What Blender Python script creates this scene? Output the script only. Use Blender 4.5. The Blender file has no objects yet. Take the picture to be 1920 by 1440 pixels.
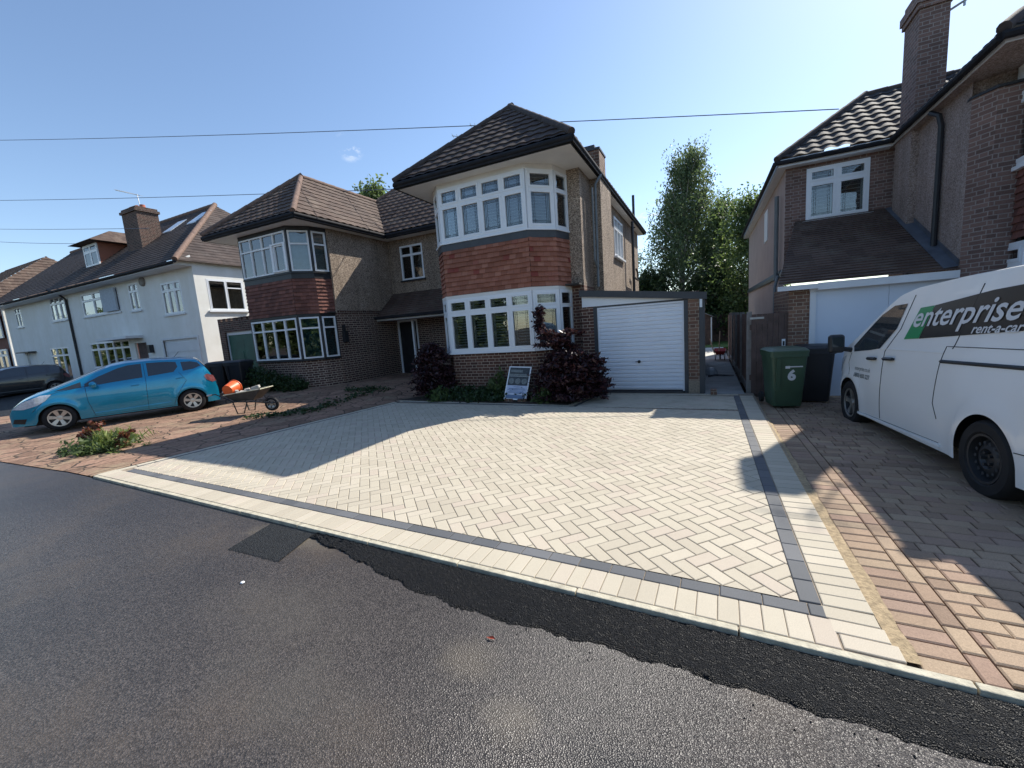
import bpy, bmesh, math, random
import numpy as np
from mathutils import Vector, Matrix
random.seed(7); rng = np.random.default_rng(7)
R = math.radians
scene = bpy.context.scene
# ------------------------------------------------------------------ camera
CF, CP, CR, CY, CH = 764.68, R(7.82), R(4.11), R(25.86), 1.7
fw = Vector((-math.sin(CY)*math.cos(CP), math.cos(CY)*math.cos(CP), -math.sin(CP)))
rt = Vector((math.cos(CY), math.sin(CY), 0)); up = rt.cross(fw)
r2 = rt*math.cos(CR) - up*math.sin(CR); u2 = up*math.cos(CR) + rt*math.sin(CR)
cd = bpy.data.cameras.new('camera'); cam = bpy.data.objects.new('camera', cd)
scene.collection.objects.link(cam); scene.camera = cam
cd.sensor_width = 36; cd.lens = 36*CF/1920; cd.clip_start = 0.05; cd.clip_end = 2000
m = Matrix((r2, u2, -fw)).transposed().to_4x4(); m.translation = (0, 0, CH); cam.matrix_world = m
# ------------------------------------------------------------------ sky and sun
SUN_AZ, SUN_EL = R(25.4), R(43.5)          # azimuth measured from +Y towards +X
WISP1, WISP2 = (-.6445, .6625, .3818), (-.1176, .9693, .2158)
w = bpy.data.worlds.new('World'); scene.world = w; w.use_nodes = True
nt = w.node_tree; bg = nt.nodes['Background']
sky = nt.nodes.new('ShaderNodeTexSky'); sky.sky_type = 'NISHITA'; sky.sun_disc = False
sky.sun_elevation = SUN_EL; sky.sun_rotation = SUN_AZ; sky.air_density = 1.0; sky.dust_density = 0.35; sky.ozone_density = 2.2
tc = nt.nodes.new('ShaderNodeTexCoord'); mapn = nt.nodes.new('ShaderNodeMapping'); nz_ = nt.nodes.new('ShaderNodeTexNoise'); mapn.inputs['Scale'].default_value = (1, 1, 2.2)
nt.links.new(tc.outputs['Generated'], mapn.inputs[0]); nt.links.new(mapn.outputs[0], nz_.inputs[0]); nz_.inputs['Scale'].default_value = 28; nz_.inputs['Detail'].default_value = 6; nz_.inputs['Roughness'].default_value = .62
acc = None
for (dv, rad) in ((WISP1, .030), (WISP2, .05)):
    vm = nt.nodes.new('ShaderNodeVectorMath'); vm.operation = 'DISTANCE'; nt.links.new(tc.outputs['Generated'], vm.inputs[0]); vm.inputs[1].default_value = dv
    mr = nt.nodes.new('ShaderNodeMapRange'); nt.links.new(vm.outputs['Value'], mr.inputs[0]); mr.inputs[1].default_value = rad; mr.inputs[2].default_value = 0; mr.inputs[3].default_value = 0; mr.inputs[4].default_value = 1
    mm_ = nt.nodes.new('ShaderNodeMath'); mm_.operation = 'MULTIPLY'; nt.links.new(mr.outputs[0], mm_.inputs[0])
    m2 = nt.nodes.new('ShaderNodeMapRange'); nt.links.new(nz_.outputs[0], m2.inputs[0]); m2.inputs[1].default_value = .5; m2.inputs[2].default_value = .68; nt.links.new(m2.outputs[0], mm_.inputs[1])
    if acc is None: acc = mm_
    else: ad = nt.nodes.new('ShaderNodeMath'); ad.operation = 'ADD'; nt.links.new(acc.outputs[0], ad.inputs[0]); nt.links.new(mm_.outputs[0], ad.inputs[1]); acc = ad
mxs = nt.nodes.new('ShaderNodeMix'); mxs.data_type = 'RGBA'; nt.links.new(acc.outputs[0], mxs.inputs[0]); nt.links.new(sky.outputs[0], mxs.inputs[6]); mxs.inputs[7].default_value = (6.2, 6.4, 6.6, 1)
nt.links.new(mxs.outputs[2], bg.inputs[0]); bg.inputs[1].default_value = 0.12
sd = bpy.data.lights.new('sun', 'SUN'); so = bpy.data.objects.new('sun', sd); scene.collection.objects.link(so)
sd.energy = 4.3; sd.angle = R(0.5); sd.color = (1.0, 0.95, 0.86)
sdir = Vector((math.sin(SUN_AZ)*math.cos(SUN_EL), math.cos(SUN_AZ)*math.cos(SUN_EL), math.sin(SUN_EL)))
so.rotation_euler = sdir.to_track_quat('Z', 'Y').to_euler(); so.location = (10, 16, 20)
scene.view_settings.view_transform = 'Standard'; scene.view_settings.look = 'None'
scene.view_settings.gamma = 1; scene.view_settings.exposure = 0.74
# ------------------------------------------------------------------ material helpers
class NT:
    def __init__(s, name):
        s.m = bpy.data.materials.new(name); s.m.use_nodes = True; s.t = s.m.node_tree; s.b = s.t.nodes['Principled BSDF']
    def n(s, typ, **kw):
        k = s.t.nodes.new('ShaderNode'+typ)
        for a, v in kw.items():
            if a.startswith('i_'): s.set(k.inputs[a[2:].replace('_', ' ')], v)
            else: setattr(k, a, v)
        return k
    def set(s, sock, v):
        if hasattr(v, 'links') or isinstance(v, bpy.types.NodeSocket): s.t.links.new(v, sock)
        else:
            if isinstance(v, (tuple, list)) and len(v) == 3 and sock.type == 'RGBA': v = (*v, 1)
            sock.default_value = v
    def mth(s, op, a, b=None, c=None):
        k = s.t.nodes.new('ShaderNodeMath'); k.operation = op
        for i, v in enumerate((a, b, c)):
            if v is not None: s.set(k.inputs[i], v)
        return k.outputs[0]
    def mix(s, f, a, b, mode='MIX'):
        k = s.t.nodes.new('ShaderNodeMix'); k.data_type = 'RGBA'; k.blend_type = mode
        s.set(k.inputs[0], f); s.set(k.inputs[6], a); s.set(k.inputs[7], b); return k.outputs[2]
    def coord(s, kind='Object'):
        if kind == 'UV': return s.n('UVMap').outputs[0]
        if kind == 'World': return s.n('NewGeometry').outputs['Position']
        return s.n('TexCoord').outputs[kind]
    def noise(s, vec, scale, detail=4, rough=.55):
        k = s.n('TexNoise'); s.set(k.inputs['Vector'], vec); k.inputs['Scale'].default_value = scale
        k.inputs['Detail'].default_value = detail; k.inputs['Roughness'].default_value = rough; return k.outputs[0]
    def vor(s, vec, scale, feature='F1', out=0, rand=1):
        k = s.n('TexVoronoi', feature=feature); s.set(k.inputs['Vector'], vec); k.inputs['Scale'].default_value = scale
        k.inputs['Randomness'].default_value = rand; return k.outputs[out]
    def ramp(s, f, stops):
        k = s.n('ValToRGB'); s.set(k.inputs[0], f); e = k.color_ramp.elements
        while len(e) < len(stops): e.new(.5)
        for x, (p, c) in zip(e, stops): x.position = p; x.color = (*c, 1) if len(c) == 3 else c
        return k.outputs[0]
    def maprange(s, v, a, b, c=0, d=1):
        k = s.n('MapRange'); s.set(k.inputs[0], v)
        for i, x in enumerate((a, b, c, d)): k.inputs[i+1].default_value = x
        return k.outputs[0]
    def bump(s, h, strength=.5, dist=.01):
        k = s.n('Bump'); s.set(k.inputs['Height'], h); k.inputs['Strength'].default_value = strength; k.inputs['Distance'].default_value = dist
        s.t.links.new(k.outputs[0], s.b.inputs['Normal'])
    def out(s, col=None, rough=None, metal=None, spec=None, coat=None):
        if col is not None: s.set(s.b.inputs['Base Color'], col)
        if rough is not None: s.set(s.b.inputs['Roughness'], rough)
        if metal is not None: s.b.inputs['Metallic'].default_value = metal
        if spec is not None: s.b.inputs['Specular IOR Level'].default_value = spec
        if coat is not None: s.b.inputs['Coat Weight'].default_value = coat; s.b.inputs['Coat Roughness'].default_value = .04
        return s.m

def plain(name, col, rough=.6, var=.18, scale=6, metal=0, spec=.5, coat=None, bump=0, bscale=60):
    t = NT(name); c = t.coord('World')
    f = t.noise(c, scale, 5); a = tuple(x*(1-var) for x in col); b = tuple(min(1, x*(1+var)) for x in col)
    k = t.ramp(f, [(.3, a), (.7, b)])
    if bump: t.bump(t.noise(c, bscale, 4), bump, .01)
    return t.out(k, rough, metal, spec, coat)

def flemish(name, dark, mid, light, mortar, course=.075, P=.3375, mw=.0065):
    t = NT(name); uv = t.coord('UV'); sp = t.n('SeparateXYZ', i_Vector=uv); X, Y = sp.outputs[0], sp.outputs[1]
    wob = t.noise(uv, 9, 2); Y = t.mth('ADD', Y, t.mth('MULTIPLY', wob, .006)); X = t.mth('ADD', X, t.mth('MULTIPLY', wob, .008))
    yr = t.mth('DIVIDE', Y, course); row = t.mth('FLOOR', yr)
    u = t.mth('DIVIDE', t.mth('ADD', X, t.mth('MULTIPLY', t.mth('FLOORED_MODULO', row, 2), P/2)), P)
    per = t.mth('FLOOR', u); tt = t.mth('SUBTRACT', u, per)
    hd = t.mth('GREATER_THAN', tt, .667)
    d = t.mth('MINIMUM', t.mth('MINIMUM', tt, t.mth('SUBTRACT', 1, tt)), t.mth('ABSOLUTE', t.mth('SUBTRACT', tt, .667)))
    d = t.mth('MULTIPLY', d, P); fr = t.mth('SUBTRACT', yr, row)
    d2 = t.mth('MULTIPLY', t.mth('MINIMUM', fr, t.mth('SUBTRACT', 1, fr)), course)
    dm = t.mth('MINIMUM', d, d2); mask = t.maprange(dm, mw*.7, mw*1.25)
    cb = t.n('CombineXYZ'); t.set(cb.inputs[0], t.mth('ADD', t.mth('MULTIPLY', per, 2), hd)); t.set(cb.inputs[1], row)
    wn = t.n('TexWhiteNoise', noise_dimensions='2D'); t.set(wn.inputs['Vector'], cb.outputs[0])
    col = t.ramp(wn.outputs['Value'], [(0, dark), (.35, mid), (.75, light), (1, dark)])
    col = t.mix(.35, col, t.ramp(t.noise(uv, 60, 5), [(.3, dark), (.7, light)]))
    mc = t.mix(t.noise(uv, 3, 3), tuple(x*.75 for x in mortar), mortar)
    col = t.mix(mask, mc, col); big = t.noise(t.coord('World'), .8, 4)
    col = t.mix(1, col, t.ramp(big, [(.3, (.78, .78, .78)), (.65, (1.05, 1.05, 1.05))]), 'MULTIPLY')
    t.bump(t.mth('ADD', mask, t.mth('MULTIPLY', t.noise(uv, 90, 3), .4)), .7, .006)
    return t.out(col, .88)

def dash(name, c1, c2, c3):
    t = NT(name); c = t.coord('World')
    v = t.vor(c, 62, out=1); sp = t.n('SeparateColor', i_Color=v)
    f = t.mth('ADD', t.mth('MULTIPLY', sp.outputs[0], .75), t.mth('MULTIPLY', t.noise(c, 25, 4), .35))
    col = t.ramp(f, [(.15, c1), (.5, c2), (.95, c3)])
    big = t.noise(c, .9, 5, .6); col = t.mix(1, col, t.ramp(big, [(.3, (.8, .79, .78)), (.7, (1.08, 1.08, 1.08))]), 'MULTIPLY')
    mp = t.n('Mapping'); t.set(mp.inputs[0], c); mp.inputs['Scale'].default_value = (3.5, 3.5, .35)
    col = t.mix(1, col, t.ramp(t.noise(mp.outputs[0], 1, 5, .65), [(.35, (.8, .79, .77)), (.6, (1.04, 1.04, 1.04))]), 'MULTIPLY')
    t.bump(t.vor(c, 62), 1, .012)
    return t.out(col, .92)

def island(name, stops, rough=.85, nscale=160, nvar=.22, bump=.25, big=.12, spec=.3):
    t = NT(name); g = t.n('NewGeometry'); c = g.outputs['Position']
    col = t.ramp(g.outputs['Random Per Island'], stops)
    n = t.noise(c, nscale, 4, .7); col = t.mix(1, col, t.ramp(n, [(.3, (1-nvar,)*3), (.7, (1+nvar*.6,)*3)]), 'MULTIPLY')
    b = t.noise(c, .9, 5, .6); col = t.mix(1, col, t.ramp(b, [(.3, (1-big,)*3), (.7, (1+big,)*3)]), 'MULTIPLY')
    if bump: t.bump(n, bump, .004)
    return t.out(col, rough, spec=spec)

def leafmat(name, stops, trans=.25, rough=.5):
    t = NT(name); g = t.n('NewGeometry')
    col = t.ramp(g.outputs['Random Per Island'], stops)
    t.out(col, rough, spec=.4)
    tr = t.n('BsdfTranslucent'); t.set(tr.inputs[0], t.mix(1, col, (1.4, 1.4, 1.0), 'MULTIPLY'))
    mx = t.n('MixShader'); mx.inputs[0].default_value = trans
    t.t.links.new(t.b.outputs[0], mx.inputs[1]); t.t.links.new(tr.outputs[0], mx.inputs[2])
    t.t.links.new(mx.outputs[0], t.t.nodes['Material Output'].inputs[0]); return t.m

def glassmat(name, tint=(.7, .75, .75), refl=1.0):
    t = NT(name); t.t.nodes.remove(t.b)
    tr = t.n('BsdfTransparent'); tr.inputs[0].default_value = (*tint, 1)
    gl = t.n('BsdfGlossy'); gl.inputs['Roughness'].default_value = .015; gl.inputs[0].default_value = (refl, refl, refl, 1)
    fr = t.n('Fresnel'); fr.inputs[0].default_value = 1.6
    bp = t.n('Bump'); bp.inputs['Strength'].default_value = .12; bp.inputs['Distance'].default_value = .01
    t.set(bp.inputs['Height'], t.noise(t.coord('World'), 2.2, 2)); t.t.links.new(bp.outputs[0], gl.inputs['Normal'])
    f = t.mth('MULTIPLY', fr.outputs[0], 1.9)
    mx = t.n('MixShader'); t.set(mx.inputs[0], f)
    t.t.links.new(tr.outputs[0], mx.inputs[1]); t.t.links.new(gl.outputs[0], mx.inputs[2])
    t.t.links.new(mx.outputs[0], t.t.nodes['Material Output'].inputs[0]); return t.m

def tilemat(name, a, b, moss, rough=.8):
    t = NT(name); c = t.coord('World'); uv = t.coord('UV'); sp = t.n('SeparateXYZ', i_Vector=uv)
    cb = t.n('CombineXYZ'); t.set(cb.inputs[0], t.mth('FLOOR', t.mth('DIVIDE', sp.outputs[0], .3))); t.set(cb.inputs[1], t.mth('FLOOR', t.mth('DIVIDE', sp.outputs[1], .3)))
    wn = t.n('TexWhiteNoise', noise_dimensions='2D'); t.set(wn.inputs['Vector'], cb.outputs[0])
    col = t.mix(wn.outputs['Value'], a, b); col = t.mix(t.maprange(t.noise(c, 2.2, 6, .65), .5, .72), col, moss)
    col = t.mix(1, col, t.ramp(t.noise(c, 40, 4), [(.3, (.75,)*3), (.7, (1.15,)*3)]), 'MULTIPLY')
    t.bump(t.noise(c, 70, 4), .3, .006); return t.out(col, rough, spec=.35)

def mk_asphalt(name, base, speck, bumpst, rough, stain=True):
    t = NT(name); c = t.coord('World')
    v = t.n('TexVoronoi'); t.set(v.inputs['Vector'], c); v.inputs['Scale'].default_value = 150
    sp = t.n('SeparateColor', i_Color=v.outputs['Color'])
    f = t.mth('ADD', t.mth('MULTIPLY', sp.outputs[0], .7), t.mth('MULTIPLY', t.noise(c, 220, 3), .3))
    lo = tuple(x*.45 for x in base); hi = tuple(x*1.8 for x in base)
    col = t.ramp(f, [(.2, lo), (.55, base), (.86, hi), (.97, speck)])
    if stain:
        big = t.noise(c, .75, 6, .6)
        col = t.mix(t.maprange(big, .52, .72, 0, .45), col, tuple(a*b for a, b in zip(base, (2.0, 1.75, 1.35))))
        m2 = t.noise(c, .35, 4); col = t.mix(1, col, t.ramp(m2, [(.35, (.78, .78, .8)), (.65, (1.2, 1.18, 1.15))]), 'MULTIPLY')
        for (x, y, rx, ry, cc, amt) in STAINS:
            sv = t.n('SeparateXYZ', i_Vector=c)
            dx = t.mth('DIVIDE', t.mth('SUBTRACT', sv.outputs[0], x), rx); dy = t.mth('DIVIDE', t.mth('SUBTRACT', sv.outputs[1], y), ry)
            d = t.mth('SQRT', t.mth('ADD', t.mth('MULTIPLY', dx, dx), t.mth('MULTIPLY', dy, dy)))
            d = t.mth('ADD', d, t.mth('MULTIPLY', t.mth('SUBTRACT', t.noise(c, 4, 7, .75), .5), 2.6))
            col = t.mix(t.maprange(d, 1.3, .3, 0, amt), col, cc)
    t.bump(t.mth('ADD', v.outputs['Distance'], t.mth('MULTIPLY', t.noise(c, 90, 3), .5)), bumpst, .006 if stain else .014)
    return t.out(col, rough, spec=.5 if stain else .22)
STAINS = [(-.25, 1.38, .24, .085, (.012, .012, .014), .8), (-.79, 1.39, .13, .10, (.13, .11, .085), .5), (-1.15, 1.62, .2, .12, (.12, .1, .075), .5),
          (-2.5, 1.5, .6, .3, (.1, .088, .072), .35), (-3.4, 2.2, .5, .12, (.2, .17, .12), .5), (-1.9, 1.1, .5, .2, (.1, .09, .075), .35)]
M = {}
M['brick_main'] = flemish('brick_main', (.045, .02, .016), (.105, .042, .03), (.17, .075, .05), (.48, .37, .28), mw=.0075)
M['brick_semi'] = flemish('brick_semi', (.045, .024, .02), (.085, .042, .034), (.14, .075, .058), (.55, .45, .35), mw=.0075)
M['brick_right'] = flemish('brick_right', (.11, .068, .056), (.19, .11, .09), (.27, .165, .135), (.36, .30, .27), mw=.0075)
M['brick_pier'] = flemish('brick_pier', (.10, .055, .04), (.18, .09, .06), (.27, .15, .1), (.40, .33, .25))
M['brick_dark'] = flemish('brick_dark', (.03, .017, .014), (.07, .035, .027), (.13, .06, .045), (.30, .25, .2))
M['dash_main'] = dash('pebbledash_main', (.085, .063, .048), (.28, .21, .155), (.60, .49, .39))
M['dash_right'] = dash('pebbledash_right', (.20, .15, .13), (.34, .26, .225), (.5, .42, .38))
M['render_beige'] = plain('render_beige', (.42, .33, .29), .9, .08, 2, bump=.2, bscale=30)
M['white_render'] = plain('white_render', (.82, .82, .80), .85, .07, 1.3, bump=.25, bscale=20)
def streaky(name, colr):
    t = NT(name); c = t.coord('World'); mp = t.n('Mapping'); t.set(mp.inputs[0], c); mp.inputs['Scale'].default_value = (1.1, 1.1, .3)
    col = t.mix(1, colr, t.ramp(t.noise(mp.outputs[0], 1, 6, .65), [(.3, (.90, .89, .86)), (.66, (1, 1, 1))]), 'MULTIPLY')
    col = t.mix(1, col, t.ramp(t.noise(c, 2, 5, .6), [(.3, (.93, .92, .90)), (.7, (1, 1, 1))]), 'MULTIPLY'); t.bump(t.noise(c, 22, 4), .3, .01); return t.out(col, .85)
M['white_render'] = streaky('white_render', (.84, .84, .81))
M['upvc'] = plain('white_upvc', (.78, .80, .82), .35, .03, 3)
M['soffit'] = plain('soffit_white', (.72, .70, .66), .6, .08, 2)
M['white_paint'] = plain('white_paint', (.66, .68, .70), .5, .06, 2)
M['black_paint'] = plain('black_paint', (.018, .019, .022), .45, .3, 5)
M['dark_frame'] = plain('dark_frame', (.02, .024, .03), .5, .2, 5)
M['glass'] = glassmat('window_glass')
M['glass_dark'] = plain('car_glass', (.03, .04, .048), .04, .2, 2, spec=.9)
M['lead'] = plain('lead_came', (.03, .035, .04), .5, .2, 9)
M['shutter'] = plain('shutter_white', (.75, .76, .76), .5, .05, 3)
M['net'] = plain('net_curtain', (.42, .47, .52), .9, .15, 7)
M['teal'] = plain('teal_curtain', (.03, .13, .16), .9, .35, 9)
M['blind'] = plain('dark_room', (.05, .055, .06), .9, .3, 2)  # dark sheet behind panes, shade of the unlit room put into its colour
M['room'] = plain('room_dark', (.06, .055, .05), .95, .3, 1)  # interior darkness put into the colour of room backings and floors
M['roof_dark'] = tilemat('roof_tile_dark', (.038, .026, .022), (.075, .05, .042), (.11, .09, .075))
M['roof_brown'] = tilemat('roof_tile_brown', (.07, .045, .035), (.12, .08, .06), (.17, .13, .10))
M['roof_white'] = tilemat('roof_tile_umber', (.045, .032, .028), (.075, .053, .045), (.10, .08, .07))
M['roof_right'] = tilemat('roof_tile_grey', (.028, .026, .028), (.05, .047, .047), (.08, .075, .072), .8)
M['roof_canopy'] = tilemat('roof_tile_plain', (.075, .048, .038), (.135, .088, .068), (.15, .115, .09))
M['ridge'] = plain('ridge_tile', (.16, .10, .075), .85, .35, 7, bump=.4)
M['ridge_dark'] = plain('ridge_tile_dark', (.06, .045, .04), .85, .35, 7, bump=.4)
M['hung_red'] = island('hung_tile_red', [(0, (.24, .09, .055)), (.5, (.32, .125, .08)), (.86, (.38, .165, .11)), (.96, (.24, .055, .04))], .8, 60, .25, .3, .15)
M['hung_dark'] = island('hung_tile_dark', [(0, (.12, .053, .043)), (.5, (.18, .074, .056)), (1, (.25, .107, .08))], .8, 60, .25, .3, .2)
M['gutter'] = plain('black_gutter', (.02, .02, .023), .75, .3, 4, spec=.2)
M['gutter_grey'] = plain('grey_pipe', (.16, .18, .19), .5, .2, 4)
M['lead_flash'] = plain('lead_flashing', (.09, .10, .12), .55, .25, 5)
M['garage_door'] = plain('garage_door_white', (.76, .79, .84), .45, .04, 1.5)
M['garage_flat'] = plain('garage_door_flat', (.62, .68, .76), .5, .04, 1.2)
M['green_door'] = plain('green_door', (.018, .085, .06), .5, .2, 3)
M['anthracite'] = plain('anthracite_trim', (.05, .054, .06), .5, .15, 4)
M['paver'] = island('paver_cream', [(0, (.455, .40, .31)), (.5, (.50, .445, .345)), (.8, (.525, .465, .365)), (1, (.48, .405, .325))], .8, 230, .22, .3, .06)
M['paver_dark'] = island('paver_charcoal', [(0, (.095, .10, .108)), (1, (.15, .153, .16))], .75, 200, .25, .3, .1)
M['joint'] = plain('paver_joint', (.27, .22, .165), .95, .3, 30)
M['cobble'] = island('paver_brindle', [(0, (.24, .165, .115)), (.3, (.33, .23, .155)), (.6, (.37, .275, .185)), (.85, (.30, .20, .145)), (1, (.33, .23, .17))], .85, 150, .3, .4, .2)
M['joint_dark'] = plain('cobble_joint', (.10, .075, .055), .95, .4, 20)
M['sand'] = plain('sand', (.36, .27, .16), .95, .35, 30, bump=.8, bscale=120)
M['kerb'] = plain('concrete_edging', (.46, .42, .32), .85, .3, 14, bump=.4, bscale=90)
M['asphalt'] = mk_asphalt('asphalt', (.052, .045, .041), (.38, .35, .32), .6, .37)
M['asphalt_new'] = mk_asphalt('asphalt_new', (.007, .0075, .009), (.05, .052, .06), 1.0, .5, False)
M['asphalt_patch'] = mk_asphalt('asphalt_patch', (.022, .024, .026), (.10, .10, .10), .8, .6, False)
M['slab'] = plain('grey_slab', (.25, .26, .25), .8, .25, 1.6, bump=.3, bscale=40)
M['patio'] = plain('pale_patio', (.55, .53, .48), .8, .12, 3)
M['grass'] = plain('lawn_green', (.07, .13, .02), .9, .4, 8, bump=1, bscale=60)
M['earth'] = plain('earth', (.045, .032, .024), .95, .4, 10, bump=1, bscale=40)
M['fence'] = plain('fence_wood', (.17, .105, .08), .85, .3, 5, bump=.4, bscale=30)
M['fence_dark'] = plain('fence_wood_dark', (.10, .066, .055), .85, .3, 5, bump=.4, bscale=30)
M['conc'] = plain('concrete_post', (.25, .23, .21), .9, .2, 8, bump=.3)
M['rubber'] = plain('rubber', (.012, .012, .013), .8, .3, 8)
M['blackplastic'] = plain('black_plastic', (.015, .017, .02), .42, .2, 6)
M['alloy'] = plain('alloy', (.55, .52, .48), .35, .1, 8, metal=.8)
M['steelrim'] = plain('black_steel_rim', (.025, .027, .03), .45, .2, 8)
M['galv'] = plain('galvanised', (.42, .42, .42), .4, .2, 8, metal=.8)
M['car_blue'] = plain('metallic_blue_paint', (.006, .26, .44), .32, .06, 2, metal=.55, coat=1)
M['car_black'] = plain('black_car_paint', (.01, .012, .016), .3, .1, 2, coat=1)
M['car_grey'] = plain('grey_car_paint', (.06, .07, .08), .3, .1, 2, metal=.3, coat=1)
M['van_white'] = plain('white_van_paint', (.83, .845, .84), .3, .02, 1, coat=.6)
M['seam'] = plain('panel_gap', (.03, .035, .04), .8, .2, 5)
M['lamp'] = plain('lamp_lens', (.55, .6, .66), .1, .25, 20, spec=.9)
M['lamp_red'] = plain('rear_lamp', (.22, .07, .07), .15, .3, 15, spec=.9)
M['van_green'] = plain('decal_green', (.01, .25, .09), .35, .05, 3)
M['decal_black'] = plain('decal_black', (.012, .013, .014), .3, .1, 3)
M['decal_white'] = plain('decal_white', (.62, .64, .66), .4, .04, 3)
M['decal_grey'] = plain('decal_grey', (.12, .14, .14), .5, .1, 3)
M['bin_green'] = plain('bin_green', (.042, .082, .048), .45, .12, 4)
M['bin_black'] = plain('bin_black', (.018, .02, .024), .45, .15, 4)
M['orange'] = plain('orange_plastic', (.78, .13, .03), .45, .1, 5)
M['red'] = plain('red_metal', (.42, .03, .025), .45, .2, 6)
M['stone'] = plain('broken_block', (.42, .40, .36), .9, .15, 20)
M['barrow'] = plain('barrow_tray', (.045, .05, .05), .5, .3, 9)
M['barrow_lip'] = plain('barrow_lip', (.5, .47, .34), .6, .3, 9)
M['wood_pale'] = plain('pale_wood', (.45, .36, .25), .7, .2, 8)
M['bark'] = plain('bark', (.10, .085, .07), .9, .4, 8, bump=.8, bscale=20)
M['birch_bark'] = plain('birch_bark', (.35, .33, .3), .8, .5, 5)
M['leaf_birch'] = leafmat('leaf_birch', [(0, (.055, .085, .045)), (.5, (.10, .14, .07)), (1, (.16, .20, .10))], .5)
M['leaf_green'] = leafmat('leaf_green', [(0, (.06, .09, .04)), (.5, (.10, .15, .06)), (1, (.17, .22, .09))], .5)
M['leaf_dark'] = leafmat('leaf_dark', [(0, (.015, .035, .012)), (1, (.04, .075, .022))], .15)
M['leaf_maple'] = leafmat('leaf_maple', [(0, (.018, .009, .012)), (.6, (.04, .015, .02)), (1, (.09, .04, .045))], .2, .38)
M['leaf_red'] = leafmat('leaf_red', [(0, (.12, .03, .02)), (.6, (.2, .07, .04)), (1, (.15, .12, .05))], .2)
M['leaf_grass'] = leafmat('leaf_blade', [(0, (.10, .15, .03)), (.6, (.2, .26, .07)), (1, (.32, .34, .14))], .3)
M['terracotta'] = plain('terracotta', (.35, .1, .06), .8, .3, 5)
M['leaf_fallen'] = plain('fallen_leaf', (.4, .07, .03), .7, .3, 40)
M['sign_dark'] = plain('sign_dark', (.05, .058, .06), .4, .5, 22)
M['sign_grey'] = plain('sign_grey', (.17, .19, .18), .4, .35, 30)
M['sign_pale'] = plain('sign_pale', (.50, .55, .68), .4, .08, 10)
M['sign_blue'] = plain('sign_blue', (.13, .19, .30), .4, .2, 10)
M['cable'] = plain('cable', (.16, .18, .22), .7, .1, 3)
M['poly'] = plain('plastic_bag', (.35, .36, .36), .4, .3, 12)

def crazy(name):
    t = NT(name); c = t.coord('World'); wv = t.n('VectorMath', operation='ADD')
    t.set(wv.inputs[0], c); sc = t.n('VectorMath', operation='SCALE'); t.set(sc.inputs[0], t.n('TexNoise', i_Vector=c, i_Scale=2.5).outputs['Color']); sc.inputs['Scale'].default_value = .25
    t.t.links.new(sc.outputs[0], wv.inputs[1]); v = wv.outputs[0]
    e = t.vor(v, 2.3, 'DISTANCE_TO_EDGE'); cid = t.vor(v, 2.3, 'F1', 1); sp = t.n('SeparateColor', i_Color=cid)
    col = t.ramp(sp.outputs[0], [(0, (.20, .125, .09)), (.5, (.27, .175, .125)), (1, (.33, .21, .155))])
    n = t.noise(c, 14, 6, .65); col = t.mix(1, col, t.ramp(n, [(.3, (.6, .58, .55)), (.7, (1.25, 1.2, 1.15))]), 'MULTIPLY')
    col = t.mix(t.maprange(t.noise(c, 1.3, 6, .7), .5, .66, 0, .8), col, (.30, .23, .15))
    col = t.mix(t.maprange(e, .035, .012), col, (.075, .055, .04))
    t.bump(t.mth('ADD', t.maprange(e, 0, .04), t.mth('MULTIPLY', n, .8)), .8, .015); return t.out(col, .85, spec=.3)
M['crazy'] = crazy('imprinted_paving')

# ------------------------------------------------------------------ mesh helpers
COL = scene.collection
def link(o, parent=None):
    COL.objects.link(o)
    if parent is not None: o.parent = parent
    return o
def thing(name, label, cat, loc=(0, 0, 0), rz=0, group=None):
    o = bpy.data.objects.new(name, None); COL.objects.link(o); o.location = loc; o.rotation_euler = (0, 0, rz); o.empty_display_size = .2
    o['label'] = label; o['category'] = cat
    if group: o['group'] = group
    return o
def tag(o, label, cat, group=None, kind=None):
    o['label'] = label; o['category'] = cat
    if group: o['group'] = group
    if kind: o['kind'] = kind
    return o
def struct(o): o['kind'] = 'structure'; return o
def copy_tree(o, parent=None):
    c = o.copy(); COL.objects.link(c); c.parent = parent
    for ch in [x for x in bpy.data.objects if x.parent == o]: copy_tree(ch, c)
    return c

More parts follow.
